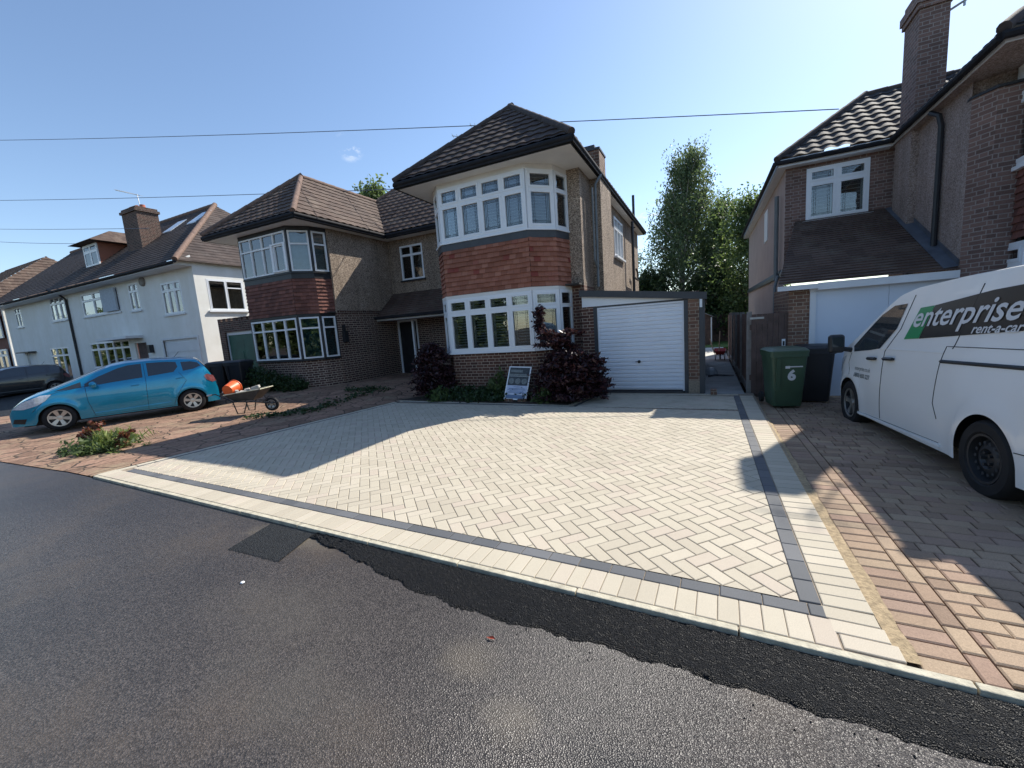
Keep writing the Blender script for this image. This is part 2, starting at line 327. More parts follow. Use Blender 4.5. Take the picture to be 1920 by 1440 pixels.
class MB:
    def __init__(s): s.v = []; s.f = []
    def add(s, vs, fs):
        n = len(s.v); s.v += [tuple(map(float, p)) for p in vs]; s.f += [tuple(n+i for i in f) for f in fs]; return s
    def box(s, x0, x1, y0, y1, z0, z1):
        return s.add([(x0,y0,z0),(x1,y0,z0),(x1,y1,z0),(x0,y1,z0),(x0,y0,z1),(x1,y0,z1),(x1,y1,z1),(x0,y1,z1)],
                     [(0,3,2,1),(4,5,6,7),(0,1,5,4),(1,2,6,5),(2,3,7,6),(3,0,4,7)])
    def lbox(s, p, q, u0, u1, n0, n1, z0, z1):      # box in a wall's frame: u along p->q, n outward (right of p->q)
        d = Vector((q[0]-p[0], q[1]-p[1])).normalized(); n = Vector((d.y, -d.x))
        P = lambda u, k, z: (p[0]+d.x*u+n.x*k, p[1]+d.y*u+n.y*k, z)
        return s.add([P(u0,n1,z0),P(u1,n1,z0),P(u1,n0,z0),P(u0,n0,z0),P(u0,n1,z1),P(u1,n1,z1),P(u1,n0,z1),P(u0,n0,z1)],
                     [(0,3,2,1),(4,5,6,7),(0,1,5,4),(1,2,6,5),(2,3,7,6),(3,0,4,7)])
    def quad(s, *p): return s.add(p, [tuple(range(len(p)))])
    def prism(s, poly, z0, z1):
        n = len(poly)
        return s.add([(x, y, z0) for x, y in poly]+[(x, y, z1) for x, y in poly],
                     [tuple(range(n-1, -1, -1)), tuple(range(n, 2*n))]+[(i, (i+1) % n, n+(i+1) % n, n+i) for i in range(n)])
    def tube(s, pts, r, seg=8, cap=True):
        pts = [Vector(p) for p in pts]; rs = r if isinstance(r, (list, tuple)) else [r]*len(pts); base = len(s.v); a = None
        for i, p in enumerate(pts):
            t = (pts[min(i+1, len(pts)-1)]-pts[max(i-1, 0)]).normalized()
            if a is None: a = t.orthogonal().normalized()
            a = (a-t*a.dot(t)).normalized(); b = t.cross(a)
            for k in range(seg):
                th = 2*math.pi*k/seg; s.v.append(tuple(p+(a*math.cos(th)+b*math.sin(th))*rs[i]))
        for i in range(len(pts)-1):
            for k in range(seg):
                s.f.append((base+i*seg+k, base+i*seg+(k+1) % seg, base+(i+1)*seg+(k+1) % seg, base+(i+1)*seg+k))
        if cap:
            s.f.append(tuple(base+k for k in range(seg-1, -1, -1))); s.f.append(tuple(base+(len(pts)-1)*seg+k for k in range(seg)))
        return s
    def lathe(s, prof, o=(0,0,0), axis='Z', seg=24):
        base = len(s.v); o = Vector(o)
        for (r, h) in prof:
            for k in range(seg):
                t = 2*math.pi*k/seg; c, d = r*math.cos(t), r*math.sin(t)
                s.v.append(tuple(o+Vector({'Z': (c, d, h), 'Y': (c, h, d), 'X': (h, c, d)}[axis])))
        for i in range(len(prof)-1):
            for k in range(seg): s.f.append((base+i*seg+k, base+i*seg+(k+1) % seg, base+(i+1)*seg+(k+1) % seg, base+(i+1)*seg+k))
        return s
    def build(s, name, mat, parent=None, smooth=False, uv=True, recalc=False, inv=None):
        me = bpy.data.meshes.new(name); me.from_pydata(s.v, [], s.f); me.update()
        if recalc:
            bm = bmesh.new(); bm.from_mesh(me); bmesh.ops.recalc_face_normals(bm, faces=bm.faces); bm.to_mesh(me); bm.free()
        me.materials.append(M[mat])
        if uv: box_uv(me)
        if smooth: shade(me)
        o = bpy.data.objects.new(name, me); link(o, parent)
        return o
def shade(me, ang=40):
    me.polygons.foreach_set('use_smooth', [True]*len(me.polygons))
    try: me.set_sharp_from_angle(angle=R(ang))
    except Exception: pass
def box_uv(me):
    uvl = me.uv_layers.new(name='UVMap'); vs = me.vertices
    data = np.zeros(len(me.loops)*2)
    for p in me.polygons:
        n = p.normal
        if abs(n.z) > .75 or (n.x*n.x+n.y*n.y) < 1e-9:
            for li in p.loop_indices:
                c = vs[me.loops[li].vertex_index].co; data[2*li] = c.x; data[2*li+1] = c.y
        else:
            t = Vector((-n.y, n.x, 0)).normalized(); k = 1/math.sqrt(max(1e-6, 1-n.z*n.z))
            for li in p.loop_indices:
                c = vs[me.loops[li].vertex_index].co; data[2*li] = c.x*t.x+c.y*t.y; data[2*li+1] = c.z*k
    uvl.data.foreach_set('uv', data)

def wall(mb, p, q, z0, z1, holes=(), depth=.1):
    d = Vector((q[0]-p[0], q[1]-p[1])); L = d.length; d.normalize(); n = Vector((d.y, -d.x))
    P = lambda u, z, k=0: (p[0]+d.x*u-n.x*k, p[1]+d.y*u-n.y*k, z)
    us = sorted({0, L, *[h[0] for h in holes], *[h[1] for h in holes]}); zs = sorted({z0, z1, *[h[2] for h in holes], *[h[3] for h in holes]})
    for a, b in zip(us, us[1:]):
        for c, e in zip(zs, zs[1:]):
            um, zm = (a+b)/2, (c+e)/2
            if any(h[0] < um < h[1] and h[2] < zm < h[3] for h in holes): continue
            mb.quad(P(a, c), P(b, c), P(b, e), P(a, e))
    for (a, b, c, e) in holes:
        mb.quad(P(a, c), P(a, e), P(a, e, depth), P(a, c, depth)); mb.quad(P(b, e), P(b, c), P(b, c, depth), P(b, e, depth))
        mb.quad(P(a, e), P(b, e), P(b, e, depth), P(a, e, depth)); mb.quad(P(b, c), P(a, c), P(a, c, depth), P(b, c, depth))

def clip(bm, pts):
    """clip bmesh with the vertical planes of a convex CCW XY polygon"""
    for i in range(len(pts)):
        a, b = pts[i], pts[(i+1) % len(pts)]; d = Vector((b[0]-a[0], b[1]-a[1], 0))
        if d.length < 1e-6: continue
        n = Vector((d.y, -d.x, 0)).normalized()
        bmesh.ops.bisect_plane(bm, geom=bm.verts[:]+bm.edges[:]+bm.faces[:], dist=1e-5, plane_co=(a[0], a[1], 0), plane_no=n, clear_outer=True)

def roofplane(polys, up, z_at, name, mat, parent, expo=.3, lip=.028, wave=.018, pitch=.3, us=.05):
    """tiled slope: polys are convex CCW XY polygons lying in one plane; z_at(x,y) plane height; up = unit XY upslope direction"""
    ux = Vector((up[0], up[1])).normalized(); al = Vector((ux.y, -ux.x))
    g = z_at(ux.x, ux.y)-z_at(0, 0); sl = math.sqrt(1+g*g)
    bmT = bmesh.new()
    for poly in polys:
        U = [al.x*x+al.y*y for x, y in poly]; S = [ux.x*x+ux.y*y for x, y in poly]
        h = expo/sl; k0 = math.floor(min(S)/h)-1; k1 = math.ceil(max(S)/h)+1
        u0 = math.floor(min(U)/us)-1; u1 = math.ceil(max(U)/us)+1
        nu = u1-u0+1; vs = []; fs = []
        uu = np.arange(u0, u1+1)*us; wv = wave*(.5+.5*np.cos(2*math.pi*uu/pitch)) if wave else 0*uu
        wv = np.minimum(wv, wave*.92) if wave else wv
        nz = Vector((-g*ux.x, -g*ux.y, 1)).normalized()
        for k in range(k0, k1):
            jit = .004*math.sin(k*12.9)
            for (sv, off) in ((k*h, 0.004), (k*h, lip), ((k+1)*h, 0.004)):
                for i in range(nu):
                    o = off+(wv[i] if off > .01 else wv[i]*.9)+(jit if off > .01 else 0)
                    if off == .004 and sv == k*h: o = .004+wv[i]*.9
                    x = al.x*uu[i]+ux.x*sv; y = al.y*uu[i]+ux.y*sv; z = z_at(x, y)
                    vs.append((x+nz.x*o, y+nz.y*o, z+nz.z*o))
        rows = (k1-k0)*3
        for r_ in range(rows-1):
            if r_ % 3 == 2: continue
            for i in range(nu-1):
                a = r_*nu+i; fs.append((a, a+1, a+nu+1, a+nu))
        me = bpy.data.meshes.new('t'); me.from_pydata(vs, [], fs); bm = bmesh.new(); bm.from_mesh(me); bpy.data.meshes.remove(me)
        clip(bm, poly); me = bpy.data.meshes.new('t'); bm.to_mesh(me); bm.free(); bmT.from_mesh(me); bpy.data.meshes.remove(me)
    me = bpy.data.meshes.new(name); bmesh.ops.recalc_face_normals(bmT, faces=bmT.faces)
    for f in bmT.faces:
        if f.normal.z < -.05: f.normal_flip()
    bmT.to_mesh(me); bmT.free(); me.materials.append(M[mat]); box_uv(me); shade(me, 35)
    return link(bpy.data.objects.new(name, me), parent)

def plane3(a, b, c):
    a, b, c = Vector(a), Vector(b), Vector(c); n = (b-a).cross(c-a)
    return lambda x, y: a.z-(n.x*(x-a.x)+n.y*(y-a.y))/n.z

def ridge_line(mb, pts, r=.10):
    for a, b in zip(pts, pts[1:]):
        a, b = Vector(a), Vector(b); L = (b-a).length; k = max(1, int(L/.42)); 
        for i in range(k):
            p = a.lerp(b, i/k); q = a.lerp(b, (i+1)/k+.02); mb.tube([p, q], [r*.93, r*1.05], 10)

def panes(fr, gl, le, p, q, z0, z1, cols, trans=None, bar=.05, sash=.045, n0=-.03, lead=True, opener=()):
    """window between p and q: bars into fr, glass into gl, leads into le. returns list of glass rects (u0,u1,z0,z1)"""
    L = math.hypot(q[0]-p[0], q[1]-p[1]); out = []
    fr.lbox(p, q, 0, L, n0-.02, n0+.05, z0, z0+bar); fr.lbox(p, q, 0, L, n0-.02, n0+.05, z1-bar, z1)
    cw = L/cols
    for i in range(cols+1):
        c = i*cw; a = max(0, c-bar/2) if 0 < i < cols else (0 if i == 0 else L-bar); b = a+bar
        fr.lbox(p, q, a, b, n0-.018, n0+.048, z0+bar, z1-bar)
    zt = trans
    for i in range(cols):
        a = i*cw+(bar if i == 0 else bar/2); b = (i+1)*cw-(bar if i == cols-1 else bar/2)
        if zt: fr.lbox(p, q, a, b, n0-.016, n0+.046, zt-bar/2, zt+bar/2)
        cells = [(z0+bar, (zt-bar/2) if zt else z1-bar)]+([(zt+bar/2, z1-bar)] if zt else [])
        for (c, e) in cells:
            s_ = sash
            fr.lbox(p, q, a, a+s_, n0+.0, n0+.056, c, e); fr.lbox(p, q, b-s_, b, n0+.0, n0+.056, c, e)
            fr.lbox(p, q, a+s_, b-s_, n0+.0, n0+.056, c, c+s_); fr.lbox(p, q, a+s_, b-s_, n0+.0, n0+.056, e-s_, e)
            g = (a+s_, b-s_, c+s_, e-s_); out.append(g)
            gl.lbox(p, q, g[0]-.005, g[1]+.005, n0+.008, n0+.014, g[2]-.005, g[3]+.005)
            if lead:
                w_ = .0035; W, H = g[1]-g[0], g[3]-g[2]
                for k in (.055, .095):
                    if W > .16:
                        le.lbox(p, q, g[0]+k-w_, g[0]+k+w_, n0+.014, n0+.017, g[2], g[3]); le.lbox(p, q, g[1]-k-w_, g[1]-k+w_, n0+.014, n0+.017, g[2], g[3])
                    if H > .16:
                        le.lbox(p, q, g[0], g[1], n0+.014, n0+.018, g[2]+k*.7-w_, g[2]+k*.7+w_); le.lbox(p, q, g[0], g[1], n0+.014, n0+.018, g[3]-k*.7-w_, g[3]-k*.7+w_)
    return out
def shutters(mb, p, q, rects, back=-.12, pitch=.07, tilt=.028, frame=True):
    for (a, b, c, e) in rects:
        if e-c < .1: continue
        a2, b2 = a-.03, b+.03
        if frame:
            mb.lbox(p, q, a2, a2+.055, back-.014, back+.014, c-.03, e+.03); mb.lbox(p, q, b2-.055, b2, back-.014, back+.014, c-.03, e+.03)
        z = c
        d = Vector((q[0]-p[0], q[1]-p[1])).normalized(); n = Vector((d.y, -d.x))
        P = lambda u, k, zz: (p[0]+d.x*u+n.x*k, p[1]+d.y*u+n.y*k, zz)
        while z < e:
            mb.quad(P(a2+.05, back+.03, z), P(b2-.05, back+.03, z), P(b2-.05, back-.03, z+tilt), P(a2+.05, back-.03, z+tilt))
            mb.quad(P(a2+.05, back+.03, z), P(b2-.05, back+.03, z), P(b2-.05, back+.028, z+.01), P(a2+.05, back+.028, z+.01))
            z += pitch

def hung_tiles(mb, pts, z0, z1, course=.115, tw=.17, out=.03):
    """plain tiles hung on the facets of an open polyline (outward = right side)"""
    n = max(1, round((z1-z0)/course)); ch = (z1-z0)/n
    for i, (p, q) in enumerate(zip(pts, pts[1:])):
        L = math.hypot(q[0]-p[0], q[1]-p[1]); k = max(1, round(L/tw)); w_ = L/k
        d = Vector((q[0]-p[0], q[1]-p[1])).normalized(); nn = Vector((d.y, -d.x))
        for r_ in range(n):
            za = z0+r_*ch; off = (r_ % 2)*.5*w_; us = [0]+[j*w_+off for j in range(0, k+1) if .02 < j*w_+off < L-.02]+[L]
            for a, b in zip(us, us[1:]):
                ja = random.uniform(-.006, .006); jo = random.uniform(0, .006)
                ea, eb = (a+.002 if a > 0 else -.012), (b-.002 if b < L else L+.012)
                P = lambda u, kk, zz: (p[0]+d.x*u+nn.x*kk, p[1]+d.y*u+nn.y*kk, zz)
                f, g = out+jo+.020, out-.008
                mb.add([P(ea, f, za+ja), P(eb, f, za+ja), P(eb, g, za+ch+.01), P(ea, g, za+ch+.01), P(ea, f-.016, za+ja), P(eb, f-.024, za+ja)],
                       [(0, 1, 2, 3), (4, 5, 1, 0)])

def leaves(name, mat, parent, centers, size, n_each, spread, flat=1.0, elong=1.6, droop=0):
    cs = np.asarray(centers, float); N = len(cs)*n_each
    c = np.repeat(cs, n_each, axis=0)+rng.normal(0, 1, (N, 3))*np.asarray(spread)
    a = rng.normal(0, 1, (N, 3)); a[:, 2] = a[:, 2]*flat-droop; a /= np.linalg.norm(a, axis=1)[:, None]
    b = rng.normal(0, 1, (N, 3)); b -= (b*a).sum(1)[:, None]*a; b /= np.linalg.norm(b, axis=1)[:, None]
    s = size*rng.uniform(.6, 1.3, (N, 1)); A = a*s*elong*.5; B = b*s*.5
    v = np.stack([c-A, c-A*.1+B, c+A, c-A*.1-B], axis=1).reshape(-1, 3); f = np.arange(N*4).reshape(-1, 4)
    me = bpy.data.meshes.new(name); me.from_pydata(v.tolist(), [], f.tolist()); me.materials.append(M[mat])
    return link(bpy.data.objects.new(name, me), parent)

def font_mesh(body, size, shear=0, extrude=.0, offset=0, align='LEFT'):
    cu = bpy.data.curves.new('txt', 'FONT'); cu.body = body; cu.size = size; cu.shear = shear; cu.offset = offset; cu.align_x = align; cu.resolution_u = 3
    o = bpy.data.objects.new('txt', cu); COL.objects.link(o); bpy.context.view_layer.update()
    dg = bpy.context.evaluated_depsgraph_get(); me = bpy.data.meshes.new_from_object(o.evaluated_get(dg))
    v = [tuple(x.co) for x in me.vertices]; f = [tuple(p.vertices) for p in me.polygons]
    bpy.data.objects.remove(o); bpy.data.curves.remove(cu); bpy.data.meshes.remove(me); return v, f

def smooth01(t): t = min(1, max(0, t)); return t*t*(3-2*t)
def hz(x, y):       # ground rises gently to the left and towards the left-hand houses
    return .04*smooth01((-9-x)/6)+.20*smooth01((y-5.5)/3.5)*smooth01((-7.6-x)/1.8)
#==STRUCT==
# ------------------------------------------------------------------ ground
def grid(x0, x1, y0, y1, nx, ny, zf, name, mat):
    mb = MB(); xs = np.linspace(x0, x1, nx+1); ys = np.linspace(y0, y1, ny+1)
    for y in ys:
        for x in xs: mb.v.append((x, y, zf(x, y)))
    for j in range(ny):
        for i in range(nx): a = j*(nx+1)+i; mb.f.append((a, a+1, a+nx+2, a+nx+1))
    return struct(mb.build(name, mat, smooth=True))
grid(-400, 400, -400, 400, 4, 4, lambda x, y: -.30, 'ground', 'earth')
kerb_y = lambda x: 2.272-.0265*x if x > -8.2 else 2.49+.02*(-8.2-x)
def road_z(x, y): return -.03+.04*smooth01((-9-x)/6)
# road: sheet whose edge follows the kerb line
mb = MB(); xs = np.concatenate([np.linspace(-60, -8.2, 40), np.linspace(-8.0, 6, 30), [20, 60]])
ys_t = np.linspace(0, 1, 8)
for x in xs:
    for t in ys_t:
        ye = kerb_y(x); y = -14+(ye+14)*t; mb.v.append((x, y, road_z(x, y)))
for i in range(len(xs)-1):
    for j in range(7): a = i*8+j; mb.f.append((a, a+8, a+9, a+1))
struct(mb.build('road', 'asphalt', smooth=True))
# left-hand imprinted driveway
mb = MB(); XS = np.linspace(-20.5, -7.0, 55); YS = np.linspace(0, 1, 26)
def left_bound(y): return -8.18+(y-2.5)*.128
for t in YS:
    for x in XS:
        ye = 2.5 if x > -9 else 2.5+.05*(x+9)
        y = ye+(13.2-ye)*t; xx = min(x, left_bound(y) if y < 8.3 else -6.6); mb.v.append((xx, y, hz(xx, y)-.002 if y > 2.6 else road_z(xx, y)+.012))
for j in range(25):
    for i in range(54): a = j*55+i; mb.f.append((a, a+1, a+56, a+55))
struct(mb.build('left_driveway', 'crazy', smooth=True))
grid(-60, -20.5, 2.3, 11, 30, 8, lambda x, y: hz(-21, y), 'forecourt', 'asphalt_patch')

# --- herringbone drive, real chamfered blocks
BW, BL = .110, .220
def block(mb, cx, cy, ang, L, W, g=.0026, ch=.0045, z=0, dep=.03):
    c, s_ = math.cos(ang), math.sin(ang); z += random.uniform(-.0012, .0012)
    def P(u, v, zz): return (cx+u*c-v*s_, cy+u*s_+v*c, zz)
    a, b = L/2-g, W/2-g; vs = []
    for (k, zz) in ((0, z-dep), (0, z-ch*.7), (ch, z)):
        vs += [P(-a+k, -b+k, zz), P(a-k, -b+k, zz), P(a-k, b-k, zz), P(-a+k, b-k, zz)]
    fs = [(8, 9, 10, 11)]
    for l in (0, 4):
        for i in range(4): fs.append((l+i, l+(i+1) % 4, l+4+(i+1) % 4, l+4+i))
    mb.add(vs, fs)
def herring(poly):
    mb = MB(); xs = [p[0] for p in poly]; ys = [p[1] for p in poly]; x0, x1, y0, y1 = min(xs)-.3, max(xs)+.3, min(ys)-.3, max(ys)+.3
    A = R(45); c, s_ = math.cos(A), math.sin(A); N = 90; w_ = BW
    for i in range(-N, N):
        for j in range(-N, N):
            k = (i+j) % 4     # classic herringbone on a w_ lattice
            if k == 0: u, v, a = (i+1)*w_, (j+.5)*w_, 0
            elif k == 2: u, v, a = (i+.5)*w_, (j+1)*w_, 1
            else: continue
            x = -3.5+u*c-v*s_; y = 5+u*s_+v*c
            if x0 < x < x1 and y0 < y < y1: block(mb, x, y, A+(0 if a == 0 else math.pi/2), BL, BW)
    me = bpy.data.meshes.new('h'); me.from_pydata(mb.v, [], mb.f); bm = bmesh.new(); bm.from_mesh(me); clip(bm, poly); bm.to_mesh(me); bm.free(); return me
charc_y = lambda x: 2.668-.0265*x        # front edge of the field
lb = lambda y: -8.14+(y-2.57)*.1283      # left outer edge
Fld = [(lb(2.9)+.20, charc_y(-7.9)), (.478, charc_y(.478)), (.478, 8.0), (-2.5, 8.0), (-7.22, 8.19)]
Fld2 = [(-2.45, 8.0), (.478, 8.0), (.478, 9.28), (-2.27, 9.42)]
bm = bmesh.new()
for P_ in (Fld, Fld2): me = herring(P_); bm.from_mesh(me); bpy.data.meshes.remove(me)
me = bpy.data.meshes.new('driveway'); bm.to_mesh(me); bm.free(); me.materials.append(M['paver'])
drive = struct(link(bpy.data.objects.new('driveway', me)))
mb = MB(); mb.quad((-8.13, kerb_y(-8.13)+.03, -.009), (.84, kerb_y(.84)+.03, -.009), (.86, 9.75, -.009), (-2.6, 9.75, -.009), (-2.6, 8.0, -.009), (-7.45, 8.32, -.009)); mb.build('joints', 'joint', drive)
# borders: soldier course, charcoal band, left and bed edging
mb = MB(); md = MB(); a0 = math.atan(-.0265)
x = -8.075
while x < .56:
    yk = kerb_y(x)+.055; L = charc_y(x)-.112-yk; block(mb, x, yk+L/2, a0+math.pi/2, L, .112, g=.0022); x += .112
x = -7.7
while x < .55:
    block(md, x, charc_y(x)-.056, a0, .225, .108); x += .225
block(md, .552, charc_y(.55)-.056, a0, .078, .108)
y = charc_y(.5)+.12
while y < 9.4:
    block(md, .534, y, math.pi/2, .225, .108); y += .225
y = charc_y(.5)+.06
while y < 9.4:
    block(mb, .708, y, 0, .232, .112, g=.0022); y += .112
for (y_, x_) in ((2.375, .73), (2.488, .71), (2.60, .70)): block(mb, x_, y_, a0, .24, .112)
y = 2.86
while y < 8.25:
    block(mb, lb(y)+.07, y, math.pi/2-.128, .225, .125); y += .225
for (p, q, mm) in (((-7.40, 8.30), (-2.62, 8.08), mb), ((-2.62, 8.08), (-2.38, 9.40), mb), ((-7.2, 8.22), (-2.5, 8.0), md), ((-2.5, 8.0), (-2.29, 9.4), md)):
    L = math.hypot(q[0]-p[0], q[1]-p[1]); k = int(L/.225); an = math.atan2(q[1]-p[1], q[0]-p[0])
    for i in range(k): t = (i+.5)/k; block(mm, p[0]+(q[0]-p[0])*t, p[1]+(q[1]-p[1])*t, an, .225, .11 if mm is mb else .05, z=.004 if mm is mb else .001)
p, q = (lb(2.9)+.165, 2.95), (-7.25, 8.15); L = math.hypot(q[0]-p[0], q[1]-p[1])
for i in range(22): t = (i+.5)/22; block(md, p[0]+(q[0]-p[0])*t, p[1]+(q[1]-p[1])*t, math.pi/2-.128, L/22, .045, z=.001)
for i in range(19): block(mb, -2.2+i*.15, 9.50, math.pi/2, .11, .15, z=.002)
mb.build('driveway_border', 'paver', drive); md.build('driveway_band', 'paver_dark', drive)
# concrete edging
mb = MB(); x = -8.08
while x < 6:
    L = .914; x2 = min(x+L, 6); y1, y2 = kerb_y(x), kerb_y(x2)
    mb.prism([(x+.004, y1), (x2-.004, y2), (x2-.004, y2+.048), (x+.004, y1+.048)], -.12, .002+random.uniform(-.002, .002)); x += L
k = mb.build('kerb_edging', 'kerb'); struct(k)
bv = k.modifiers.new('b', 'BEVEL'); bv.width = .006; bv.segments = 2
# sand joint and right-hand brindle drive
mb = MB(); n = 60
for i in range(n+1):
    t = i/n; y = 2.33+(9.6-2.33)*t; wd = .066+.012*max(0, 1-t*5)
    mb.v += [(.822, y, -.005), (.825+wd+random.uniform(-.004, .014), y, -.004-.012*max(0, y-4)*.9)]
for i in range(n): mb.f.append((2*i, 2*i+1, 2*i+3, 2*i+2))
struct(mb.build('sand_joint', 'sand'))
mb = MB(); y = 2.355
rz = lambda x, y: -.010-.012*max(0, y-4)
while y < 9.7:
    block(mb, 1.0, y, 0, .21, .112, z=rz(1, y), g=.0035, ch=.008); y += .112
y = 2.40
while y < 9.7:
    block(mb, 1.154, y, math.pi/2, .195, .097, z=rz(1, y), g=.0035, ch=.008); y += .195
y = 2.312; r_ = 0
while y < 9.8:
    x = 1.2-(r_ % 3)*.06; h = .118; first = True
    while x < 9.2:
        L = random.choice((.12, .18, .18, .24)); xa = max(x, 1.205)
        if x < 1.2 and x+L < 1.26: x = 1.2; continue
        if True: block(mb, (xa+x+L)/2, y+h/2+.03*math.sin(x*1.3), .04*math.cos(x*1.3), x+L-xa, h, z=rz(x, y)+random.uniform(-.003, .003), g=.0035, ch=.009)
        x += L
    y += h; r_ += 1
rd = struct(mb.build('right_driveway', 'cobble'))
mb = MB(); mb.quad((.83, 2.2, -.03), (9.4, 2.0, -.03), (9.4, 14, -.13), (.83, 14, -.13)); mb.build('joints', 'joint_dark', rd)
# fresh tarmac strip and older patch
def tarmac(name, top, bot, mat, nu, nv, amp, z0):
    mb = MB()
    for i in range(nu+1):
        t = i/nu; a = top(t); b = bot(t)
        for j in range(nv+1):
            s_ = j/nv; e = min(1, min(j, nv-j)*.5+.0); z = z0+(random.uniform(0, amp) if 0 < j < nv else -.004)
            mb.v.append((a[0]+(b[0]-a[0])*s_, a[1]+(b[1]-a[1])*s_, z-.0))
    for i in range(nu):
        for j in range(nv): k = i*(nv+1)+j; mb.f.append((k, k+1, k+nv+2, k+nv+1))
    return struct(mb.build(name, mat, smooth=True, recalc=False))
jag = [random.uniform(-.010, .010)+.012*math.sin(i*.37) for i in range(421)]
lowpts = [(-3.22, 2.27), (-2.6, 2.16), (-1.87, 1.99), (-1.3, 1.935), (-.6, 1.945), (0, 1.93), (.8, 1.89), (3, 1.8), (6, 1.7)]
def low(t):
    x = -3.22+9.2*t; i = next(i for i in range(len(lowpts)-1) if x <= lowpts[i+1][0]+1e-6); (xa, ya), (xb, yb) = lowpts[i], lowpts[i+1]
    return (x, ya+(yb-ya)*(x-xa)/(xb-xa)+jag[min(420, int(t*420))])
tarmac('tarmac_strip', lambda t: (-3.22+9.2*t, kerb_y(-3.22+9.2*t)-.001), low, 'asphalt_new', 420, 26, .010, -.024)
tarmac('tarmac_patch', lambda t: (-3.86+.62*t, 2.355-.02*t), lambda t: (-3.76+.64*t+random.uniform(-.006, .006), 1.88+.02*t+random.uniform(-.01, .01)), 'asphalt_patch', 60, 40, .004, -.0262)
rs_ = random.Random(4); mb = MB()
for k in range(170):
    t = rs_.random()**.8; (x, y) = low(t*.75); y -= abs(rs_.gauss(0, .09)); r = rs_.uniform(.0025, .007)
    mb.add([(x-r, y, -.031), (x, y-r, -.031), (x+r, y, -.031), (x, y+r, -.031), (x, y, -.031+r*1.3)], [(0, 1, 4), (1, 2, 4), (2, 3, 4), (3, 0, 4)])
o = mb.build('tarmac_crumbs', 'asphalt_patch'); o['kind'] = 'stuff'; o['label'] = 'loose black tarmac crumbs along the edge of the fresh strip'
# bed, path, rear garden
mb = MB()
bp = [(-7.45, 8.36), (-2.66, 8.14), (-2.44, 9.45), (-2.9, 10.1), (-6.9, 10.1), (-7.0, 9.0)]
mb.prism(bp, -.1, .02); struct(mb.build('flower_bed_soil', 'earth'))
mb = MB(); y = 9.62
for i in range(8): mb.box(-.06, .70, y+i*.9, y+i*.9+.89, -.06, -.004-.002*(i % 2))
struct(mb.build('side_path', 'slab'))
mb = MB(); mb.box(-2.6, .72, 16.9, 23, -.06, 0); struct(mb.build('patio', 'patio'))
mb = MB(); mb.box(-24, 1.4, 23, 60, -.1, .01); struct(mb.build('lawn', 'grass'))
